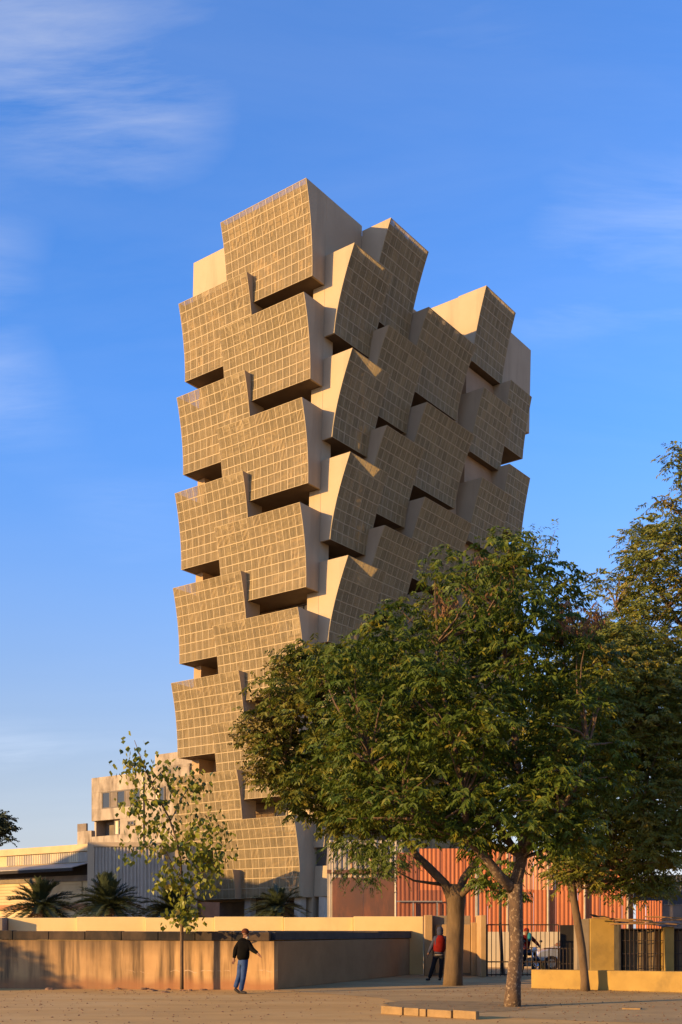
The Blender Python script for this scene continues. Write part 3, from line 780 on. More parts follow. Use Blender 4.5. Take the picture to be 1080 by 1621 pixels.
# front wall split round its openings
w1a, w1b = oa(222), oa(161); w2a, w2b = oa(190), oa(146)
def wall(a0, a1, z0, z1, nm='wall', mat='old_concrete', d0=-.35, d1=0):
    b = MB(OP); b.box(a0, a1, d0, d1, z0, z1); return b.build(nm, mat, ob)
wall(0, aL, z1t, zt); wall(0, w1a, z1b, z1t); wall(w1b, aL, z1b, z1t); wall(0, aL, z2t, z1b)
wall(0, w2a, z2b, z2t); wall(0, aL, oz(180, 1345), z2b); wall(0, aL, 0, oz(180, 1345))
wall(0, aL, 0, zt - .3, 'inner_wall', 'concrete_dark', -9, -1.6)
wall(0, aL, zt - .31, zt - .05, 'roof', 'concrete_dark', -9, -.36)
wall(aL - .3, aL - .01, 0, zt - .31, 'end_wall', 'old_concrete', -9, -.36)
wall(aL + .01, aL + 2.2, 0, oz(140, 1315), 'low_wing', 'old_concrete', -6, 0)
wall(aL + .8, aL + 2.2, oz(140, 1315) + .005, oz(140, 1303), 'balcony_rail', 'concrete_dark', -.2, .0)
wall(0, oa(238), zt + .005, oz(260, 1213), 'upper_wall', 'old_concrete', -6, -.05)
wall(-1, oa(236), oz(260, 1213) + .005, oz(260, 1190), 'upper_storey', 'old_concrete', -7, -.8)
wall(oa(300), oa(284), oz(280, 1200), oz(280, 1192), 'upper_opening', 'black_sheet', -.79, -.75)
wall(oa(300), oa(270), oz(260, 1190) + .005, oz(280, 1177), 'roof_hut', 'concrete_dark', -6, -1)
def owin(a0, a1, z0, z1, n, d=-.9, glassy='glass_dark'):
    f = MB(OP); t = .12
    f.box(a0, a1, d, d + .1, z0, z0 + t); f.box(a0, a1, d, d + .1, z1 - t, z1)
    for i in range(n + 1):
        x = a0 + (a1 - a0 - t) * i / n; f.box(x, x + t, d, d + .095, z0 + t, z1 - t)
    w = f.build('window', 'frame_dark', ob)
    for i in range(n):
        x = a0 + (a1 - a0 - t) * i / n + t
        p = MB(OP); p.box(x, x + (a1 - a0 - t) / n - t, d + .03, d + .06, z0 + t, z1 - t); p.build('pane', glassy if i % 2 else 'glass_dark', w)
owin(w1a, w1b, z1b, z1t, 5, -.12, 'concrete_dark'); owin(w2a, oa(176), z2b, z2t, 2, -.5, 'curtain'); owin(oa(214), oa(203), z2b + .8, z2t - .3, 2, .02)
owin(oa(262), oa(246), oz(250, 1270), oz(250, 1246), 2, .02, 'curtain')
for px in (228,):
    b = MB(); p = Vector(OP(oa(px), .12, 0)); b.tube([p, p + Vector((0, 0, zt - .5))], .1, 8); b.build('drain_pipe', 'pole_grey', ob)

# unseen house added out of frame, sized to shade the tower's foot and clad block
nh = thing('added_shade_house', (-43, 55, 0), 'unseen flat roofed house added outside the frame to shade the tower foot', 'building')
b = MB(); b.box(-48, -38, 46, 60, 0, 11.6); b.build('wall', 'old_concrete', nh)
b = MB(); b.box(-48.3, -37.7, 45.7, 60.3, 11.61, 11.9); b.build('roof', 'concrete_dark', nh)
for i in range(3):
    for z in (1.2, 4.6, 8.0):
        b = MB(); b.box(-46.6 + i * 3, -45.2 + i * 3, 45.93, 45.99, z, z + 1.5); b.build('window', 'glass_dark', nh)

# ------------------------------------------------------------------ trees and plants
def unit(v):
    return v / np.maximum(np.linalg.norm(v, axis=-1, keepdims=True), 1e-9)

def fronds(pos, dirs, length, pairs, leaf_l, leaf_w, droop, arch, rng):
    """pinnate fronds: drooping leaflets in pairs along an arching stalk. returns vertices and quads"""
    n = len(pos)
    dirs = unit(dirs)
    up = np.array([0, 0, 1.0])
    sidev = unit(np.cross(dirs, up) + 1e-6)
    V, Q = [], []
    cnt = 0
    L = length * rng.uniform(.7, 1.25, (n, 1))
    for k in range(pairs):
        t = (k + .6) / pairs
        base = pos + dirs * L * t - up * L * arch * t * t
        for sg in (-1, 1):
            jd = rng.normal(0, .22, (n, 3))
            d = unit(sidev * sg * .8 + dirs * .45 - up * droop + jd)
            ll = leaf_l * rng.uniform(.75, 1.2, (n, 1)) * (1 - .25 * abs(t - .5))
            wv = unit(np.cross(d, rng.normal(0, 1, (n, 3)) * .5 + dirs)) * leaf_w * .5
            a = base
            m = base + d * ll * .5
            e = base + d * ll - up * ll * .12
            V.append(np.stack([a, m + wv, e, m - wv], axis=1).reshape(-1, 3))
            Q.append(np.arange(n * 4).reshape(n, 4) + cnt)
            cnt += n * 4
    return np.concatenate(V), np.concatenate(Q)

def crown(outline, Y, thick, nclump, per, rng, rad=(.4, .75), shell=.5):
    """clumps of leaf positions filling the volume of a crown; outline rows (py, px left, px right) at distance Y"""
    rows = np.array(outline, float)
    ys = rows[:, 0]
    wid = rows[:, 2] - rows[:, 1]
    yy = np.linspace(ys[0], ys[-1], 400)
    ww = np.interp(yy, ys, wid)
    p = ww / ww.sum()
    C = []
    while len(C) < nclump:
        y = rng.choice(yy, p=p) + rng.uniform(-2, 2)
        l, r = np.interp(y, ys, rows[:, 1]), np.interp(y, ys, rows[:, 2])
        q = rng.uniform(-1, 1); d = rng.uniform(-1, 1)
        rr = q * q + d * d
        if rr > 1 or rng.random() > shell + (1 - shell) * rr: continue
        rim = min(1, (y - ys[0]) / 60 + .35)
        x = (l + r) / 2 + q * (r - l) / 2
        C.append(((x - 540) / FPX * Y, Y + d * thick * rim * min(1, (r - l) / 260), EYE + (HOR - y) / FPX * Y))
    C = np.array(C)
    radii = rng.uniform(rad[0], rad[1], len(C))
    u = unit(rng.normal(0, 1, (len(C), per, 3)))
    u[..., 2] = np.where(rng.random(u.shape[:2]) < .65, np.abs(u[..., 2]), u[..., 2])
    f = rng.uniform(.45, 1, (len(C), per, 1))
    P = C[:, None, :] + u * f * radii[:, None, None] * np.array([1, 1, .7])
    D = u * np.array([1, 1, .35]) + rng.normal(0, .25, u.shape)
    return C, P.reshape(-1, 3), D.reshape(-1, 3)

def leaf_part(name, V, Q, mat, parent):
    o = ORG[parent.name]
    return link(name, np_mesh(name, V - np.array(tuple(o)), Q, mat), parent, o, 'stuff')

def bend(a, b, n, sag, rng):
    a, b = np.array(a, float), np.array(b, float)
    t = np.linspace(0, 1, n)[:, None]
    p = a + (b - a) * t
    L = np.linalg.norm(b - a)
    off = rng.normal(0, 1, 3); off[2] = abs(off[2]) * .5
    p = p + np.sin(t * math.pi) * off * L * sag
    p[1:-1] += rng.normal(0, L * .012, (n - 2, 3))
    return p

def limbs_to(mb, hubs, targets, rng, r0=.05, r1=.008, n=5):
    """a branch from the nearest lower hub to each target"""
    hubs = np.array(hubs, float)
    for c in targets:
        d = np.linalg.norm((hubs - c) * np.array([1, 1, .8]), axis=1) + np.where(hubs[:, 2] > c[2] - .1, 3, 0)
        h = hubs[d.argmin()]
        mb.tube(bend(h, c, n, .07, rng), np.linspace(r0, r1, n), 5, caps=False)

def px3(px, py, Y): return tuple(at(px, py, Y=Y))

# tree 2: speckled trunk in front
rng = np.random.default_rng(21)
Y2 = 24.2
t2 = thing('broadleaf_tree', at(812, 1594, z=0), 'broad dark green tree with pale speckled trunk standing in the kerbed bed', 'tree', 'trees along the yard')
b = MB()
trunk2 = [(811, 1596, 0), (813, 1560, 0), (818, 1500, 0), (817, 1440, 0), (815, 1400, 0)]
b.tube([px3(x, y, Y2 + d) for x, y, d in trunk2], [.20, .165, .15, .15, .17], 12, wob=.05)
limb_hubs = []
def limb(path, r, Y):
    pts = [px3(x, y, Y + d) for x, y, d in path]
    b.tube(pts, list(np.linspace(r[0], r[1], len(pts))), 8, wob=.05)
    limb_hubs.extend(pts[1:])
limb([(815, 1412, 0), (790, 1385, -.2), (765, 1352, -.4), (740, 1330, -.5), (700, 1305, -.7), (640, 1270, -.8), (590, 1210, -.6)], (.13, .03), Y2)
limb([(815, 1405, 0), (826, 1360, .2), (832, 1300, .3), (820, 1220, .2), (812, 1130, .1), (800, 1040, 0), (795, 960, 0), (800, 910, 0)], (.14, .025), Y2)
limb([(828, 1350, .2), (850, 1318, -.3), (885, 1285, -.8), (915, 1240, -1), (930, 1180, -1)], (.09, .025), Y2)
limb([(740, 1330, -.5), (735, 1260, -.9), (720, 1180, -1.1), (700, 1090, -.9), (690, 1020, -.6)], (.08, .02), Y2)
limb([(826, 1360, .2), (770, 1280, 1.0), (720, 1200, 1.6), (660, 1120, 1.7), (620, 1060, 1.4)], (.08, .02), Y2)
limb([(832, 1300, .3), (870, 1210, 1.0), (890, 1120, 1.3), (895, 1020, 1.0), (880, 940, .6)], (.08, .02), Y2)
b.build('trunk', 'bark_speck', t2, smooth=True)
OUT2 = [(868, 745, 800), (885, 705, 860), (905, 690, 905), (950, 650, 925), (1000, 575, 945), (1050, 500, 955), (1100, 478, 960), (1150, 490, 965), (1200, 500, 985), (1250, 505, 990), (1290, 530, 960), (1320, 640, 940), (1348, 800, 930)]
C, P, D = crown(OUT2, Y2, 2.3, 430, 18, rng, (.30, .58), .45)
h_ = len(P) // 2; i_ = rng.permutation(len(P)); P, D = P[i_], D[i_]
Va, Qa = fronds(P[:h_], D[:h_], .30, 5, .165, .055, .75, .35, rng); Vb, Qb = fronds(P[h_:], D[h_:], .22, 6, .11, .040, .35, .30, rng)
V = np.concatenate([Va, Vb]); Q = np.concatenate([Qa, Qb + len(Va)])
leaf_part('crown', V, Q, 'leaf_main', t2)
m = MB(); limbs_to(m, limb_hubs, C[::2], rng, .035, .007); m.build('branches', 'bark_dark', t2, kind='stuff', fix=False)
sel = rng.choice(len(P), 1100, replace=False)
V, Q = fronds(P[sel] + D[sel] * .10, D[sel], .17, 5, .075, .026, .5, .4, rng)
leaf_part('young_leaves', V, Q, 'leaf_light', t2)
top = [(830 + rng.uniform(-30, 60), rng.uniform(850, 900)) for _ in range(26)]
PT = np.array([px3(x, y, Y2 + rng.uniform(-.5, .8)) for x, y in top]); 
V, Q = fronds(np.repeat(PT, 3, 0) + rng.normal(0, .1, (78, 3)), rng.normal(0, 1, (78, 3)) + np.array([0, 0, .7]), .42, 8, .11, .03, .5, .5, rng)
leaf_part('top_sprays', V, Q, 'leaf_light', t2)
dry = [(700 + rng.uniform(-15, 25), rng.uniform(925, 960)) for _ in range(10)] + [(930 + rng.uniform(-40, 25), rng.uniform(960, 1000)) for _ in range(22)] + [(770 + rng.uniform(-30, 60), rng.uniform(880, 950)) for _ in range(14)]
PT = np.array([px3(x, y, Y2 - .8 + rng.uniform(-.6, .6)) for x, y in dry])
V, Q = fronds(np.repeat(PT, 3, 0) + rng.normal(0, .07, (len(PT) * 3, 3)), rng.normal(0, 1, (len(PT) * 3, 3)), .22, 4, .13, .03, 1.4, .7, rng)
leaf_part('dry_leaves', V, Q, 'leaf_dry', t2)
m = MB()
for k in range(7):
    p0 = np.array(px3(835 + k * 5, 905, Y2 + .3)); p1 = np.array(px3(832 + k * 9 + rng.uniform(-8, 8), 850 + rng.uniform(-25, 20), Y2 + .3))
    m.tube(bend(p0, p1, 5, .05, rng), np.linspace(.012, .004, 5), 4, caps=False)
m.build('bare_shoots', 'bark_slim', t2, kind='stuff', fix=False)

# tree 1: smooth pale trunk behind, left-hand crown
rng = np.random.default_rng(5)
Y1 = 33.4
t1 = thing('forked_tree', at(718, 1560, z=0), 'forked tree with thick pale smooth trunk beside the person in red vest', 'tree', 'trees along the yard')
b = MB(); limb_hubs = []
b.tube([px3(x, y, Y1) for x, y in [(717, 1563), (718, 1540), (720, 1500), (721, 1450), (722, 1425), (724, 1400)]], [.31, .28, .265, .27, .29, .24], 14, wob=.03)
limb([(718, 1432, 0), (705, 1400, 0), (680, 1374, 0), (660, 1355, .2), (640, 1325, .3), (600, 1270, .5), (550, 1200, .5), (500, 1140, .4)], (.17, .03), Y1)
limb([(724, 1420, 0), (735, 1390, .2), (758, 1358, .3), (760, 1300, .5), (740, 1220, .5), (700, 1150, .5), (640, 1090, .3)], (.15, .03), Y1)
limb([(722, 1425, 0), (748, 1400, -.5), (780, 1380, -.9), (800, 1340, -1)], (.11, .04), Y1)
limb([(640, 1325, .3), (560, 1290, -.4), (500, 1250, -.6), (450, 1200, -.6), (420, 1150, -.4)], (.08, .02), Y1)
limb([(700, 1400, 0), (682, 1398, -.2), (655, 1394, -.5), (630, 1380, -.6)], (.06, .02), Y1)
b.build('trunk', 'bark_pale', t1, smooth=True)
OUT1 = [(1028, 478, 560), (1050, 450, 640), (1080, 420, 700), (1120, 400, 720), (1180, 400, 720), (1230, 415, 720), (1275, 450, 710), (1300, 480, 690), (1318, 500, 640)]
C, P, D = crown(OUT1, Y1, 2.4, 250, 18, rng, (.38, .7), .5)
V, Q = fronds(P, D, .36, 5, .19, .066, .7, .35, rng)
leaf_part('crown', V, Q, 'leaf_olive', t1)
sel = rng.choice(len(P), 700, replace=False)
V, Q = fronds(P[sel] * 1.0 + D[sel] * .12, D[sel], .22, 5, .10, .035, .5, .4, rng)
leaf_part('young_leaves', V, Q, 'leaf_light', t1)
m = MB(); limbs_to(m, limb_hubs, C[::2], rng, .04, .008); m.build('branches', 'bark_dark', t1, kind='stuff', fix=False)
# brown small-leaved outer boughs on the left
OUTB = [(1045, 448, 500), (1065, 440, 520), (1100, 425, 530), (1140, 385, 480), (1165, 378, 470), (1200, 392, 470), (1232, 405, 450), (1245, 425, 445)]
C, P, D = crown(OUTB, Y1 - .5, 1.2, 60, 26, rng, (.28, .5), .8)
V, Q = fronds(P, D, .16, 3, .10, .06, .2, .1, rng)
leaf_part('outer_leaves', V, Q, 'leaf_brown', t1)
m = MB(); limbs_to(m, limb_hubs, C[::2], rng, .03, .007); m.build('outer_twigs', 'bark_slim', t1, kind='stuff', fix=False)
# light feathery hanging sprays low on the left
OUTH = [(1330, 530, 640), (1350, 525, 650), (1380, 540, 640), (1398, 570, 620)]
C, P, D = crown(OUTH, Y1 - .8, .8, 26, 16, rng, (.25, .45), .9)
V, Q = fronds(P, D, .34, 8, .11, .028, .9, .6, rng)
leaf_part('hanging_sprays', V, Q, 'leaf_light', t1)
OUTH = [(1370, 745, 810), (1395, 740, 830), (1420, 755, 825)]
C, P, D = crown(OUTH, Y1 - 1.2, .5, 14, 12, rng, (.2, .35), .9)
V, Q = fronds(P, D, .25, 5, .16, .05, .9, .4, rng)
leaf_part('low_leaves', V, Q, 'leaf_light', t1)

# tree 3: slim leaning tree, fine leaves
rng = np.random.default_rng(9)
Y3 = 30.4
t3 = thing('slim_tree', at(926, 1569, z=0), 'slim leaning tree with fine olive leaves against the low mustard wall', 'tree', 'trees along the yard')
b = MB(); limb_hubs = []
b.tube([px3(x, y, Y3) for x, y in [(927, 1571), (926, 1550), (921, 1500), (913, 1450), (907, 1415), (904, 1380), (906, 1330), (915, 1280)]], [.15, .12, .115, .11, .105, .10, .09, .07], 10, wob=.05)
limb([(904, 1390, 0), (920, 1408, -.2), (945, 1395, -.4), (975, 1380, -.4), (1010, 1360, -.3)], (.05, .02), Y3)
limb([(905, 1340, 0), (880, 1300, .2), (870, 1240, .3), (890, 1150, .2)], (.06, .02), Y3)
limb([(915, 1280, 0), (950, 1200, .3), (985, 1120, .4), (1000, 1040, .4)], (.07, .02), Y3)
b.build('trunk', 'bark_slim', t3, smooth=True)
OUT3 = [(990, 890, 1040), (1050, 855, 1080), (1150, 825, 1095), (1250, 825, 1100), (1320, 840, 1100), (1365, 850, 1090), (1395, 870, 1060), (1415, 1030, 1085)]
C, P, D = crown(OUT3, Y3, 2.2, 450, 19, rng, (.34, .6), .6)
V, Q = fronds(P, D, .36, 7, .13, .042, .45, .4, rng)
leaf_part('crown', V, Q, 'leaf_fine', t3)
m = MB(); limbs_to(m, limb_hubs, C[::2], rng, .03, .006); m.build('branches', 'bark_dark', t3, kind='stuff', fix=False)

# tree 4: tall tree whose trunk stands right of the frame
rng = np.random.default_rng(13)
Y4 = 33.0
t4 = thing('tall_feathery_tree', at(1150, Y=Y4, z=0), 'tall feathery olive tree crown at the right edge, against the sky', 'tree', 'trees along the yard')
b = MB(); limb_hubs = []
b.tube([px3(x, y, Y4) for x, y in [(1150, 1561), (1148, 1500), (1142, 1400), (1130, 1280), (1120, 1150), (1112, 1000), (1105, 880), (1098, 780), (1090, 720)]], [.28, .24, .22, .2, .17, .13, .09, .05, .02], 10, wob=.05)
limb_hubs += [px3(1130, 1280, Y4), px3(1120, 1150, Y4), px3(1112, 1000, Y4), px3(1105, 880, Y4)]
limb([(1125, 1220, 0), (1070, 1120, -.3), (1020, 1040, -.5), (975, 960, -.4)], (.11, .02), Y4)
limb([(1115, 1050, 0), (1060, 960, .3), (1020, 900, .4)], (.08, .02), Y4)
limb([(1105, 880, 0), (1078, 815, 0), (1050, 792, 0), (1035, 797, 0)], (.04, .012), Y4)
b.build('trunk', 'bark_slim', t4, smooth=True)
OUT4 = [(832, 1005, 1200), (870, 975, 1260), (910, 945, 1290), (950, 930, 1300), (1000, 915, 1310), (1080, 905, 1300), (1160, 930, 1290), (1260, 960, 1260), (1330, 1000, 1230)]
C, P, D = crown(OUT4, Y4, 2.8, 500, 19, rng, (.34, .62), .55)
keep = rng.random(len(P)) > .0
V, Q = fronds(P, D, .38, 8, .13, .042, .35, .3, rng)
leaf_part('crown', V, Q, 'leaf_fine', t4)
m = MB(); limbs_to(m, limb_hubs, C[::2], rng, .035, .006); m.build('branches', 'bark_dark', t4, kind='stuff', fix=False)
tw = [(1068, 706), (1076, 720), (1062, 732), (1072, 760), (1080, 745), (1090, 715), (1095, 735), (1040, 796), (1052, 800), (1066, 790), (1078, 800), (1090, 790), (1096, 760), (1035, 835), (1012, 832), (1050, 845), (1095, 835), (1075, 850)]
PT = np.array([px3(x, y, Y4 + rng.uniform(-.2, .2)) for x, y in tw])
V, Q = fronds(np.repeat(PT, 9, 0) + rng.normal(0, .14, (len(PT) * 9, 3)), rng.normal(0, 1, (len(PT) * 9, 3)) * np.array([1, .6, .4]), .42, 8, .14, .045, .35, .3, rng)
leaf_part('top_sprays', V, Q, 'leaf_fine', t4)

# sapling with heart-shaped leaves: every leaf its own piece
rng = np.random.default_rng(3)
YS = 31.0 - .35
sp = thing('sapling', at(287, Y=YS, z=0), 'young thin sapling with heart shaped leaves growing against the stained tank', 'tree')
b = MB()
stem = [(288, 1566), (288, 1520), (288, 1470), (290, 1430), (288, 1400), (286, 1360), (280, 1330), (268, 1295), (252, 1265), (238, 1235), (224, 1202), (213, 1172)]
spts = [px3(x, y, YS) for x, y in stem]
b.tube(spts, list(np.linspace(.058, .008, len(spts))), 8, wob=.04)
boughs = [[(288, 1400, 0), (272, 1365, -.2), (255, 1335, -.4), (225, 1340, -.5), (198, 1352, -.5)],
          [(284, 1350, 0), (305, 1310, .1), (325, 1290, .1), (352, 1310, 0), (350, 1345, -.1)],
          [(270, 1300, 0), (290, 1260, .2), (305, 1240, .2), (318, 1228, .2)],
          [(290, 1420, 0), (305, 1390, -.2), (318, 1380, -.3), (328, 1400, -.3)],
          [(255, 1270, 0), (235, 1265, -.1), (215, 1268, -.2), (205, 1285, -.2)],
          [(240, 1240, 0), (262, 1215, .1), (272, 1230, .1)], [(280, 1330, 0), (262, 1310, .3), (240, 1300, .4), (215, 1310, .4)],
          [(286, 1360, 0), (315, 1350, -.2), (335, 1362, -.2), (345, 1372, -.2)], [(228, 1210, 0), (215, 1212, 0), (200, 1212, 0)],
          [(288, 1395, 0), (268, 1390, .1), (262, 1395, .1)], [(284, 1345, 0), (300, 1330, -.5), (322, 1330, -.5)], [(290, 1430, 0), (283, 1445, -.1), (280, 1452, -.1)], [(290, 1435, 0), (300, 1440, -.1), (302, 1446, -.1)]]
anchors = [np.array(p) for p in spts[6:]]
for bo in boughs:
    pts = [px3(x, y, YS + d) for x, y, d in bo]
    b.tube(pts, list(np.linspace(.016, .005, len(pts))), 6)
    for i in range(len(pts) - 1):
        for t in (.35, .75, 1.0):
            anchors.append(np.array(pts[i]) * (1 - t) + np.array(pts[i + 1]) * t)
b.build('trunk', 'bark_slim', sp, smooth=True)
heart = [(0, 0, 0), (.30, .0, .12), (.46, .05, .38), (.36, .05, .66), (.12, .0, .92), (0, -.06, 1.25), (-.12, 0, .92), (-.36, .05, .66), (-.46, .05, .38), (-.30, 0, .12)]
HM = []
for mname in ('leaf_heart_green', 'leaf_heart_dark', 'leaf_heart_yellow'):
    me = bpy.data.meshes.new('leaf')
    me.from_pydata([(x, y, -z) for x, y, z in heart] + [(0, -.05, -.5)], [], [(i, (i + 1) % 10, 10) for i in range(10)])
    me.materials.append(MATS[mname]); HM.append(me)
nleaf = 0
while nleaf < 300:
    a = anchors[rng.integers(len(anchors))]
    p = a + np.clip(rng.normal(0, 1, 3), -1.8, 1.8) * np.array([.21, .21, .17]) - np.array([0, 0, .06])
    o = bpy.data.objects.new('leaf', HM[rng.choice(3, p=[.52, .36, .12])])
    COL.objects.link(o); o.parent = sp
    o.location = Vector(p) - ORG[sp.name]
    o.rotation_euler = (rng.normal(0, .45), rng.normal(0, .45), rng.uniform(0, 6.28))
    s = rng.uniform(.12, .20); o.scale = (s, s, s)
    nleaf += 1
k = 1250
P = np.array([anchors[i] for i in rng.integers(len(anchors), size=k)]) + np.clip(rng.normal(0, 1, (k, 3)), -1.8, 1.8) * np.array([.24, .24, .2]) - np.array([0, 0, .05])
az = rng.uniform(0, 6.28, k); sx = np.stack([np.cos(az), np.sin(az), rng.normal(0, .3, k)], 1) * rng.uniform(.05, .075, (k, 1))
dn = unit(np.stack([rng.normal(0, .4, k), rng.normal(0, .4, k), -np.ones(k)], 1)) * rng.uniform(.10, .16, (k, 1))
V = np.stack([P, P + sx + dn * .45, P + dn * 1.15, P - sx + dn * .45], 1).reshape(-1, 3)
leaf_part('small_leaves', V, np.arange(4 * k).reshape(k, 4), 'leaf_heart_green', sp)

# palms behind the boundary wall
def palm(px, py, Y, size, nfr, seed, label, stem_h):
    rng = np.random.default_rng(seed)
    c = np.array(px3(px, py, Y))
    t = thing('date_palm', (c[0], c[1], 0), label, 'palm', 'palms behind the boundary wall')
    m = MB(); m.tube([(c[0], c[1], 0), (c[0] + .02, c[1], c[2] * .5), (c[0], c[1], c[2])], [.24, .22, .17], 9, wob=.12); m.build('trunk', 'bark_dark', t)
    V, Q, k = [], [], 0
    for i in range(nfr):
        az = rng.uniform(0, 6.283); el = R(rng.uniform(-25, 85))
        L = size * rng.uniform(.75, 1.1)
        d = np.array([math.cos(az) * math.cos(el), math.sin(az) * math.cos(el), math.sin(el)])
        side = unit(np.cross(d, [0, 0, 1.0]))
        npr = 26
        prev = None
        for j in range(npr):
            s = (j + 1) / npr
            q = c + d * L * s - np.array([0, 0, 1]) * L * .33 * s * s
            tdir = unit(d - np.array([0, 0, 1]) * .66 * s)
            ll = size * .30 * (1 - .55 * s) * min(1, s * 4 + .25)
            for sg in (-1, 1):
                ld_ = unit(side * sg * .75 + tdir * .75 + np.array([0, 0, .28]) + rng.normal(0, .08, 3))
                wv = tdir * .036
                V += [q - wv, q + wv, q + ld_ * ll + wv * .2, q + ld_ * ll - wv * .2]; Q.append((k, k + 1, k + 2, k + 3)); k += 4
            if prev is not None:
                wv = side * .014
                V += [prev - wv, prev + wv, q + wv, q - wv]; Q.append((k, k + 1, k + 2, k + 3)); k += 4
            prev = q
    leaf_part('fronds', np.array(V), np.array(Q), 'palm_leaf', t)
    n_ = 9
    az = rng.uniform(0, 6.283, n_); D_ = np.stack([np.cos(az), np.sin(az), rng.uniform(-.9, -.2, n_)], 1)
    V, Q = fronds(np.repeat(c[None], n_, 0), D_, size * .7, 16, size * .16, .03, .6, .5, rng)
    leaf_part('dry_fronds', V, Q, 'leaf_dry', t)
palm(64, 1434, 50, 1.75, 85, 1, 'leftmost dark green palm, in front of the cream factory shed', 2.7)
palm(172, 1432, 49, 1.85, 95, 2, 'wide dark green palm in front of the grey corrugated block', 2.7)
palm(272, 1438, 52, 1.7, 80, 4, 'dark palm behind the sapling trunk', 2.4)
palm(442, 1436, 60, 1.8, 60, 6, 'upright bushy palm standing at the foot of the tower', 2.4)

# far tree at the left edge
rng = np.random.default_rng(17)
tf = thing('far_tree', at(-12, Y=90, z=0), 'small dark distant tree at the left edge', 'tree')
m = MB(); m.tube([px3(-12, 1560, 90), px3(-12, 1420, 90), px3(-10, 1330, 90), px3(-8, 1300, 90)], [.3, .25, .18, .05], 8); m.build('trunk', 'bark_dark', tf)
C, P, D = crown([(1286, -30, 8), (1300, -45, 22), (1318, -50, 20), (1338, -45, 12)], 90, 1.8, 50, 20, rng, (.4, .7), .7)
V, Q = fronds(P, D, .4, 4, .25, .12, .4, .3, rng); leaf_part('crown', V, Q, 'far_leaf', tf)

# unseen tree added out of frame so its shadow falls on the tank's left
rng = np.random.default_rng(29)
tl = thing('added_shade_tree', (-20.4, 27.6, 0), 'unseen low bushy tree added outside the frame to shade the tank', 'tree')
m = MB(); m.tube([(-20.4, 27.6, 0), (-20.3, 27.6, 1.4), (-20.4, 27.7, 3.0)], [.2, .17, .08], 8); m.build('trunk', 'bark_dark', tl)
P = unit(rng.normal(0, 1, (1500, 3))) * rng.uniform(.5, 1, (1500, 1)) ** .5 * np.array([2.3, 2.6, 1.35]) + np.array([-20.4, 27.6, 2.35])
V, Q = fronds(P, rng.normal(0, 1, (1500, 3)), .4, 5, .2, .08, .5, .3, rng); leaf_part('crown', V, Q, 'leaf_main', tl)

# ------------------------------------------------------------------ small things on the ground
k0, k1 = at(602, 1605, z=0), at(754, 1614.5, z=0)
kb = thing('planter_kerb', (k0 + k1) / 2, 'broken row of ochre kerb stones in front of the speckled tree', 'kerb')
kd = (k1 - k0); kn = Vector((-kd.y, kd.x, 0)).normalized()
cuts = [0, .25, .42, .50, .76, 1.0]
for i in range(5):
    a = k0 + kd * (cuts[i] + .005) + kn * random.uniform(-.015, .015); c = k0 + kd * (cuts[i + 1] - .005) + kn * random.uniform(-.015, .015)
    h = .15 + random.uniform(-.012, .012)
    b = MB(); b.prism([a, c, c + Vector((0, 0, h)), a + Vector((0, 0, h + random.uniform(-.01, .01)))], kn * .12)
    o = b.build('kerb_stone', 'kerb', kb)
    bv = o.modifiers.new('edge', 'BEVEL'); bv.width = .012; bv.segments = 2
bd = MB(); vs = []
cen = at(775, 1595, z=.008)
for i in range(28):
    a = 2 * math.pi * i / 28; rr = 1 + .13 * math.sin(3 * a + 1) + random.uniform(-.05, .05)
    vs.append((cen.x - .55 + 1.75 * math.cos(a) * rr, cen.y + .5 + 1.9 * math.sin(a) * rr, .008))
bd.add(vs, [tuple(range(28))]); bd.build('soil_bed', 'dirt', kind='structure')
def rock_mesh(seed):
    r = random.Random(seed)
    bm = bmesh.new(); bmesh.ops.create_icosphere(bm, subdivisions=2, radius=1)
    for v in bm.verts: v.co *= 1 + r.uniform(-.22, .22); v.co.z *= .6
    me = bpy.data.meshes.new('stone'); bm.to_mesh(me); bm.free(); me.materials.append(MATS['rock']); return me
RM = [rock_mesh(i) for i in range(4)]
for i in range(20):
    px = random.uniform(205, 325) if i < 16 else random.uniform(60, 200)
    p = at(px, random.uniform(1565.5, 1569), z=0)
    o = link('stone', RM[i % 4], None, p); s = random.uniform(.035, .11); o.scale = (s * random.uniform(1, 1.8), s, s); o.rotation_euler.z = random.uniform(0, 6)
    tag(o, 'small broken stone lying along the foot of the stained tank', 'stone', 'stones at the foot of the tank')
o = link('stone', RM[1], None, at(261, 1571, z=.01)); o.scale = (.13, .09, .06); tag(o, 'dark flat stone on the sand left of the sapling', 'stone')
b = MB(); p = at(985, 1598, z=0); b.prism([p, p + Vector((.35, -.12, 0)), p + Vector((.45, .1, 0)), p + Vector((.1, .2, 0))], (0, 0, .035))
tag(b.build('paving_slab', 'kerb'), 'flat loose slab lying on the pavement at the right', 'slab')
rng = np.random.default_rng(33)
n = 900
x = np.where(rng.random(n) < .85, 6.5 + rng.normal(0, 2.4, n), rng.uniform(-9, 2, n)); y = np.where(rng.random(n) < .5, rng.normal(30.5, 1.6, n), rng.uniform(19.5, 31, n))
ok = ~((y > 30.6) & (x < 3)) & (y < 38); x, y = x[ok], y[ok]; n = len(x)
a = rng.uniform(0, 6.28, n); s = rng.uniform(.010, .036, n)
dx_ = np.stack([np.cos(a) * s, np.sin(a) * s, rng.uniform(0, .012, n)], 1); dy_ = np.stack([-np.sin(a) * s * .5, np.cos(a) * s * .5, rng.uniform(0, .012, n)], 1)
c = np.stack([x, y, np.full(n, .018)], 1)
V = np.stack([c - dx_, c + dy_, c + dx_, c - dy_], 1).reshape(-1, 3)
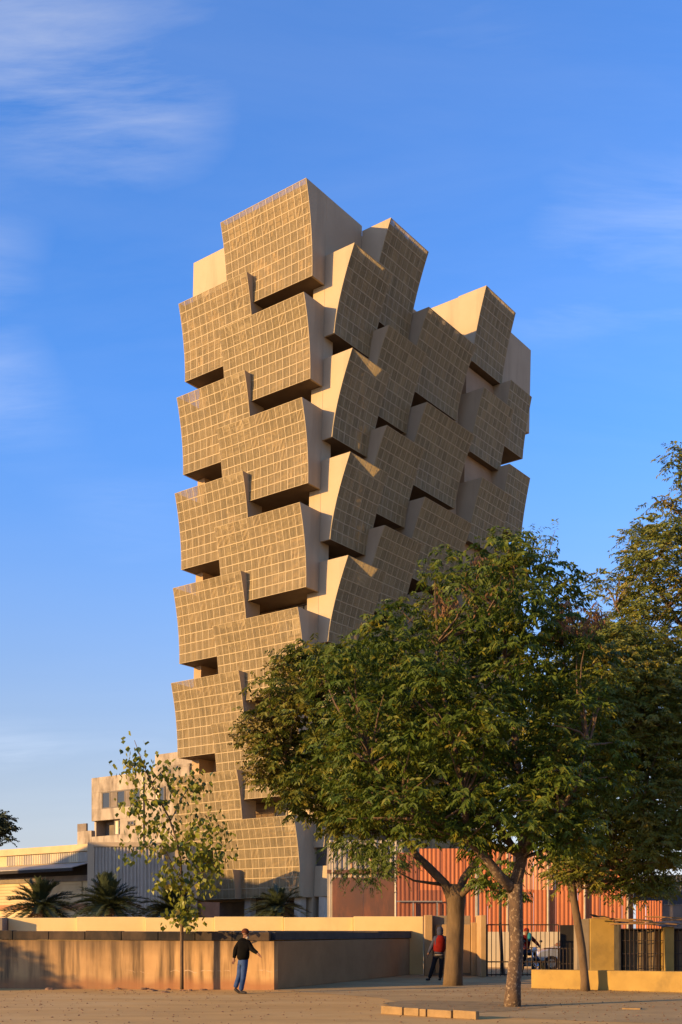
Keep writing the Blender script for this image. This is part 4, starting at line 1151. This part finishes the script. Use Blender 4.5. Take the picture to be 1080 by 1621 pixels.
lo_ = link('leaf_litter', np_mesh('leaf_litter', V, np.arange(n * 4).reshape(n, 4), 'leaf_dry'), None, Vector((0, 0, 0)), 'stuff')
lo_['label'] = 'dry leaves and crumbs scattered over the sand and pavement'
n = 900
x = rng.uniform(-9, 9, n); y = rng.uniform(19, 30.8, n)
pb_v, pb_f = [], []
octv = np.array([(1, 0, 0), (0, 1, 0), (-1, 0, 0), (0, -1, 0), (0, 0, .8), (0, 0, -.5)]); octf = np.array([(0, 1, 4), (1, 2, 4), (2, 3, 4), (3, 0, 4), (1, 0, 5), (2, 1, 5), (3, 2, 5), (0, 3, 5)])
for i in range(n):
    s = rng.uniform(.008, .028); aa = rng.uniform(0, 6.28); ca, sa = math.cos(aa), math.sin(aa)
    vv = octv * np.array([s * rng.uniform(.8, 1.6), s, s * .7]); vv = np.stack([vv[:, 0] * ca - vv[:, 1] * sa, vv[:, 0] * sa + vv[:, 1] * ca, vv[:, 2]], 1)
    pb_v.append(vv + np.array([x[i], y[i], .012])); pb_f.append(octf + 6 * i)
lo_ = link('gravel', np_mesh('gravel', np.concatenate(pb_v), np.concatenate(pb_f), 'rock'), None, Vector((0, 0, 0)), 'stuff')
lo_['label'] = 'loose pebbles scattered over the sandy ground'

# ------------------------------------------------------------------ people
def skinned(name, pts, edges, rad, mat, parent, sub=2):
    me = bpy.data.meshes.new('tmp'); me.from_pydata([tuple(p) for p in pts], edges, [])
    o = bpy.data.objects.new('tmp', me); COL.objects.link(o)
    md = o.modifiers.new('s', 'SKIN'); md.use_smooth_shade = True
    for i, r in enumerate(rad):
        me.skin_vertices[0].data[i].radius = (r, r) if not isinstance(r, tuple) else r
        me.skin_vertices[0].data[i].use_root = i == 0
    sb = o.modifiers.new('u', 'SUBSURF'); sb.levels = sub; sb.render_levels = sub
    bpy.context.view_layer.update()
    dg = bpy.context.evaluated_depsgraph_get()
    new = bpy.data.meshes.new_from_object(o.evaluated_get(dg)); new.name = name
    bpy.data.objects.remove(o)
    new.polygons.foreach_set('use_smooth', [True] * len(new.polygons))
    new.materials.clear(); new.materials.append(MATS[mat])
    new.transform(Matrix.Translation(-ORG[parent.name]))
    return link(name, new, parent, ORG[parent.name])

class Sk:
    def __init__(s): s.p, s.e, s.r, s.n = [], [], [], {}
    def add(s, nm, p, r, par=None):
        s.n[nm] = len(s.p); s.p.append(Vector(p)); s.r.append(r)
        if par: s.e.append((s.n[par], s.n[nm]))
        return s
    def chain(s, par, items):
        for nm, p, r in items: s.add(nm, p, r, par); par = nm

def hand(sk, nm, wrist, direction, side, par):
    """palm and five bent fingers; side = vector towards the thumb"""
    d = Vector(direction).normalized(); sd = Vector(side).normalized(); nrm = d.cross(sd)
    w = Vector(wrist)
    w = w + d * .02
    sk.add(nm + 'palm', w + d * .055, (.040, .030), par)
    for i, (o_, L) in enumerate(((.028, .068), (.010, .078), (-.009, .072), (-.027, .056))):
        k = w + d * .098 + sd * o_
        sk.chain(nm + 'palm', [(f'{nm}f{i}a', k, .0105), (f'{nm}f{i}b', k + d * L * .5 + nrm * .008, .009), (f'{nm}f{i}c', k + d * L * .9 + nrm * .026, .0075)])
    sk.chain(nm + 'palm', [(nm + 't1', w + d * .05 + sd * .040, .0115), (nm + 't2', w + d * .085 + sd * .056 + nrm * .01, .0095)])

def person(name, loc, label, J, face, mats, cap, beard=None, vest=None, group=None):
    """J: joint positions relative to loc. face: direction the head looks"""
    t = thing(name, loc, label, 'person', group)
    G = {k: Vector(v) + Vector(loc) for k, v in J.items()}
    f = Vector(face).normalized(); side = Vector((-f.y, f.x, 0)).normalized(); up = Vector((0, 0, 1))
    mid = lambda a, b_, k=.5: a + (b_ - a) * k
    # body: skin, one surface from feet to head and fingers
    s = Sk()
    s.add('pel', G['pelvis'], .11)
    s.chain('pel', [('waist', mid(G['pelvis'], G['chest']), .105), ('chest', G['chest'], .12), ('neck', G['neck'], .055), ('jaw', G['head'] - up * .06 + f * .012, .072), ('head', G['head'] + up * .03, .088), ('crown', G['head'] + up * .085, .066)])
    s.add('nose', G['head'] + f * .108 - up * .015, .014, 'jaw')
    for sg in (1, -1): s.add(f'ear{sg}', G['head'] + side * sg * .085 - up * .01 - f * .01, .016, 'head')
    for a in 'LR':
        s.chain('chest', [(a + 'sh', G[a + 'sh'], .052), (a + 'el', G[a + 'el'], .040), (a + 'wr', G[a + 'wr'], .027)])
        hand(s, a + 'h', G[a + 'wr'], (G[a + 'wr'] - G[a + 'el']) + Vector((0, 0, -.05)), f + up * .1, a + 'wr')
        s.chain('pel', [(a + 'hip', G[a + 'hip'], .085), (a + 'kn', G[a + 'kn'], .058), (a + 'an', G[a + 'an'], .04)])
    skinned('body', s.p, s.e, s.r, 'skin', t)
    # trousers
    s = Sk(); s.add('pel', G['pelvis'], .145)
    s.add('top', mid(G['pelvis'], G['chest'], .25), .14, 'pel')
    for a in 'LR':
        s.chain('pel', [(a + 'hip', G[a + 'hip'] - up * .04, .102), (a + 'th', mid(G[a + 'hip'], G[a + 'kn'], .6), .088), (a + 'kn', G[a + 'kn'], .076), (a + 'ca', mid(G[a + 'kn'], G[a + 'an'], .5), .070), (a + 'an', G[a + 'an'] - up * .01, .066)])
    skinned('trousers', s.p, s.e, s.r, mats['trousers'], t)
    # jacket with sleeves
    s = Sk(); s.add('low', G['pelvis'] - up * .05, .178)
    s.chain('low', [('waist', mid(G['pelvis'], G['chest'], .45), .192), ('chest', G['chest'] - up * .02, .198), ('top', mid(G['chest'], G['neck'], .6), .135), ('col', G['neck'] + up * .015, .085)])
    for a in 'LR':
        s.chain('chest', [(a + 'sh', G[a + 'sh'] - up * .005, .092), (a + 'ua', mid(G[a + 'sh'], G[a + 'el'], .55), .082), (a + 'el', G[a + 'el'], .074), (a + 'wr', mid(G[a + 'el'], G[a + 'wr'], 1.0), .050), (a + 'cu', mid(G[a + 'el'], G[a + 'wr'], 1.12), .046)])
    skinned('jacket', s.p, s.e, s.r, mats['jacket'], t)
    if vest:
        s = Sk(); s.add('low', G['pelvis'] + up * .0, .205)
        s.chain('low', [('waist', mid(G['pelvis'], G['chest'], .45), .215), ('chest', G['chest'] + up * .02, .235), ('top', mid(G['chest'], G['neck'], .62), .165), ('col', G['neck'] + up * .0, .095)])
        skinned('vest', s.p, s.e, s.r, vest, t)
        s = Sk(); s.add('a', G['pelvis'] - up * .055, .19); s.add('b', G['pelvis'] - up * .02, .20, 'a')
        skinned('hem', s.p, s.e, s.r, 'hem_white', t)
        b = MB(); b.sphere(G['neck'] + up * .05 - f * .02, .105, 14, 8, (1, 1, 1.05)); b.sphere(G['head'] + up * .01 - f * .035, .108, 14, 8, (1, .9, 1.1)); b.build('hood', mats['jacket'], t, smooth=True)
    # shoes
    for a in 'LR':
        d = Vector(J[a + 'toe']).normalized()
        an = G[a + 'an']
        s = Sk(); s.add('heel', an - d * .03 - up * .03, .046)
        s.chain('heel', [('mid', an + d * .07 - up * .045, .044), ('toe', an + d * .17 - up * .055, .036)])
        skinned('shoe', s.p, s.e, s.r, mats['shoe'], t)
    # cap, eyes, beard
    h = G['head']
    b = MB(); b.sphere(h + up * .058 - f * .012, .099, 14, 8, (1, 1, .85)); c_ = b.build('cap', cap, t, smooth=True)
    b = MB(); b.tube([h + up * .018 - f * .012, h + up * .052 - f * .012], .101, 14); b.build('cap_brim', cap, c_, smooth=True)
    for sg in (1, -1):
        b = MB(); b.sphere(h + f * .083 + side * sg * .032 - up * .002, .011, 8, 6); b.build('eye', 'shoe', t)
    b = MB(); b.sphere(h + f * .088 - up * .062, .018, 8, 6, (1, 1, .35)); b.build('mouth', 'vest_red', t)
    if beard:
        b = MB(); b.sphere(h + f * .052 - up * .088, .052, 12, 8, (1, 1, 1.1)); b.build('beard', beard, t, smooth=True)
    return t

u1 = .00201
def z1p(x, y, d): return ((x - 340) * u1, d, (975 - y) * u1)     # measured on the walking man
J = dict(pelvis=z1p(372, 535, 0), chest=z1p(375, 345, 0), neck=z1p(395, 245, 0), head=z1p(408, 190, -.01),
         Lsh=z1p(318, 300, .02), Lel=z1p(272, 410, .03), Lwr=z1p(256, 500, .0), Rsh=z1p(440, 300, -.05), Rel=z1p(495, 395, -.12), Rwr=z1p(562, 438, -.2),
         Lhip=z1p(345, 560, .05), Lkn=z1p(322, 740, .06), Lan=z1p(266, 900, .08), Rhip=z1p(395, 560, -.05), Rkn=z1p(380, 755, -.06), Ran=z1p(345, 935, -.04),
         Ltoe=(.75, -.15, -.5), Rtoe=(.95, -.3, 0))
w0 = at(381, 1573, z=0)
person('person', w0, 'person in black jacket, blue jeans and brown cap walking past the stained tank', J, (.85, -.5, -.25),
       dict(trousers='jeans', jacket='jacket_black', shoe='shoe'), 'wool_brown', beard='beard')
u2 = .00302
def z2p(x, y, d): return ((x - 375) * u2, d, (768 - y) * u2)
J = dict(pelvis=z2p(370, 470, 0), chest=z2p(385, 330, 0), neck=z2p(385, 262, 0), head=z2p(385, 222, .02),
         Lsh=z2p(330, 295, 0), Lel=z2p(300, 380, .05), Lwr=z2p(262, 455, 0), Rsh=z2p(438, 295, 0), Rel=z2p(458, 390, .05), Rwr=z2p(474, 470, .0),
         Lhip=z2p(338, 480, 0), Lkn=z2p(310, 600, -.04), Lan=z2p(268, 735, .02), Rhip=z2p(400, 480, 0), Rkn=z2p(398, 610, -.05), Ran=z2p(386, 735, .05),
         Ltoe=(-.4, .6, 0), Rtoe=(-.1, .9, 0))
w0 = at(695.5, 1553.3, z=0)
person('person', w0, 'person in red vest, dark sleeves and hood standing with back turned behind the forked tree', J, (.1, 1, 0),
       dict(trousers='trouser_dark', jacket='sleeve_navy', shoe='shoe'), 'sleeve_navy', vest='vest_red')

# ------------------------------------------------------------------ motorcycle with rider and a parked car, behind the gate
mc = at(836, Y=43.0, z=0)
mb_ = thing('motorcycle', mc, 'dark motorcycle with round mirror parked just behind the gate bars', 'motorcycle')
def rel(x, y, z): return Vector((mc.x + x, mc.y + y, z))
hd = Vector((.35, -.94, 0)).normalized(); sd = Vector((.94, .35, 0))       # it points towards the gate
for k, nm in ((.62, 'front_wheel'), (-.62, 'rear_wheel')):
    c = rel(*(hd * k).to_tuple()[:2], .3)
    ring = [c + hd * math.cos(a) * .26 + Vector((0, 0, 1)) * math.sin(a) * .26 for a in np.linspace(0, 2 * math.pi, 25)]
    b = MB(); b.tube(ring, .045, 8, caps=False); w = b.build('wheel', 'rubber', mb_, smooth=True)
    b = MB()
    for a in np.linspace(0, math.pi, 5)[:-1]:
        b.tube([c - hd * math.cos(a) * .24 - Vector((0, 0, 1)) * math.sin(a) * .24, c + hd * math.cos(a) * .24 + Vector((0, 0, 1)) * math.sin(a) * .24], .012, 6)
    b.tube([c - sd * .06, c + sd * .06], .05, 10); b.build('rim', 'chrome', w)
def P_(k, s_, z): return rel(*(hd * k + sd * s_).to_tuple()[:2], z)
b = MB(); b.sphere(P_(.12, 0, .80), .2, 14, 8, (.75, 1.2, .62)); b.build('fuel_tank', 'bike_black', mb_, smooth=True)
b = MB(); b.tube([P_(-.05, 0, .80), P_(-.3, 0, .80), P_(-.7, 0, .86)], [.10, .12, .07], 10); b.build('seat', 'rubber', mb_, smooth=True)
b = MB(); b.box(P_(0, 0, 0).x - .16, P_(0, 0, 0).x + .16, mc.y - .2, mc.y + .2, .26, .60); b.build('engine', 'pole_grey', mb_)
for s_ in (-.09, .09):
    b = MB(); b.tube([P_(.62, s_, .30), P_(.42, s_, .98)], .028, 8); b.build('fork', 'chrome', mb_)
b = MB(); b.tube([P_(.30, -.36, 1.03), P_(.42, -.12, 1.0), P_(.42, .12, 1.0), P_(.30, .36, 1.03)], .016, 8); hb = b.build('handlebar', 'bike_black', mb_)
for s_ in (-.33, .33):
    b = MB(); b.tube([P_(.33, s_, 1.03), P_(.33, s_ * 1.15, 1.2)], .008, 6); b.sphere(P_(.33, s_ * 1.15, 1.24), .06, 10, 6, (1, .4, .8)); b.build('mirror', 'bike_black', hb)
b = MB(); b.sphere(P_(.52, 0, .92), .1, 12, 8); b.build('headlight', 'lamp_glass', mb_, smooth=True)
b = MB(); b.tube([P_(.85, 0, .52), P_(.66, 0, .62), P_(.42, 0, .58)], [.05, .08, .05], 8); b.build('mudguard', 'bike_black', mb_, smooth=True)
def R_(k, s_, z): p = hd * k + sd * s_; return (p.x, p.y, z)
J = dict(pelvis=R_(-.25, 0, .93), chest=R_(-.18, 0, 1.3), neck=R_(-.14, 0, 1.48), head=R_(-.10, 0, 1.62), Lsh=R_(-.16, -.19, 1.42), Lel=R_(.03, -.33, 1.2), Lwr=R_(.24, -.33, 1.08),
         Rsh=R_(-.16, .19, 1.42), Rel=R_(.03, .33, 1.2), Rwr=R_(.24, .33, 1.08), Lhip=R_(-.2, -.1, .92), Lkn=R_(.2, -.22, .72), Lan=R_(.02, -.24, .36), Rhip=R_(-.2, .1, .92), Rkn=R_(.2, .22, .72), Ran=R_(.02, .30, .12),
         Ltoe=tuple(hd), Rtoe=tuple(hd))
rd = person('person', mc, 'person in red jacket and teal scarf sitting on the motorcycle behind the gate', J, tuple(hd), dict(trousers='trouser_dark', jacket='vest_red', shoe='shoe'), 'vest_red')
b = MB(); b.sphere(Vector(mc) + Vector(R_(.02, .06, 1.40)), .12, 12, 8, (.7, .7, 1.5)); b.build('scarf', 'scarf_teal', rd, smooth=True)

cc = at(905, Y=46.5, z=0)
car = thing('parked_car', cc, 'silver car parked behind the gate, mostly hidden by the mustard wall', 'car')
def cpt(x, y, z): return (cc.x + x, cc.y + y, z)
prof_ = [(-1.55, .38), (-1.62, .62), (-1.45, .82), (-.62, .98), (-.1, 1.40), (1.15, 1.42), (1.75, .98), (1.98, .92), (2.02, .40)]
b = MB(); b.prism([cpt(x, -.78, z) for x, z in prof_ if z < 1.2 or True], (0, 1.56, 0)); bo = b.build('body', 'car_paint', car)
bv = bo.modifiers.new('edge', 'BEVEL'); bv.width = .07; bv.segments = 3; bv.limit_method = 'ANGLE'
b = MB(); b.prism([cpt(-.52, -.80, 1.0), cpt(-.08, -.80, 1.32), cpt(.42, -.80, 1.34), cpt(.42, -.80, 1.0)], (0, .03, 0)); b.build('side_window', 'glass_dark', car)
b = MB(); b.prism([cpt(.5, -.80, 1.0), cpt(.5, -.80, 1.34), cpt(1.05, -.80, 1.34), cpt(1.5, -.80, 1.0)], (0, .03, 0)); b.build('side_window', 'glass_dark', car)
b = MB(); b.add([cpt(-.63, -.66, 1.0), cpt(-.63, .66, 1.0), cpt(-.14, .58, 1.395), cpt(-.14, -.58, 1.395)], [(0, 1, 2, 3)]); b.v = [p + Vector((-.015, 0, .012)) for p in b.v]; b.build('windscreen', 'glass_dark', car)
for x in (-1.0, 1.25):
    for y in (-.72, .72):
        b = MB(); b.tube([cpt(x, y - .1, .30), cpt(x, y + .1, .30)], .31, 18); w = b.build('wheel', 'rubber', car)
        b = MB(); b.tube([cpt(x, y - .112, .30), cpt(x, y + .112, .30)], .18, 14); b.build('rim', 'chrome', w)
for y in (-.58, .58):
    b = MB(); b.sphere(cpt(-1.54, y, .70), .13, 10, 8, (.6, 1, .7)); b.build('headlight', 'lamp_glass', car, smooth=True)
b = MB(); b.sphere(cpt(-.42, -.88, 1.02), .09, 10, 8, (.6, 1, .75)); b.build('mirror', 'bike_black', car, smooth=True)
b = MB(); b.box(cpt(-1.66, 0, 0)[0], cpt(-1.58, 0, 0)[0], cc.y - .7, cc.y + .7, .34, .52); b.build('bumper', 'bike_black', car)

# worn, slightly rounded edges on masonry
for o in list(COL.objects):
    if o.type == 'MESH' and o.data.materials and len(o.data.vertices) <= 16 and o.data.materials[0].name in ('yellow_wall', 'mustard', 'beige_wall', 'cement_and_shade', 'slab', 'side_wall', 'white_stone', 'plaster', 'old_concrete') and not o.modifiers:
        soften(o, .02)
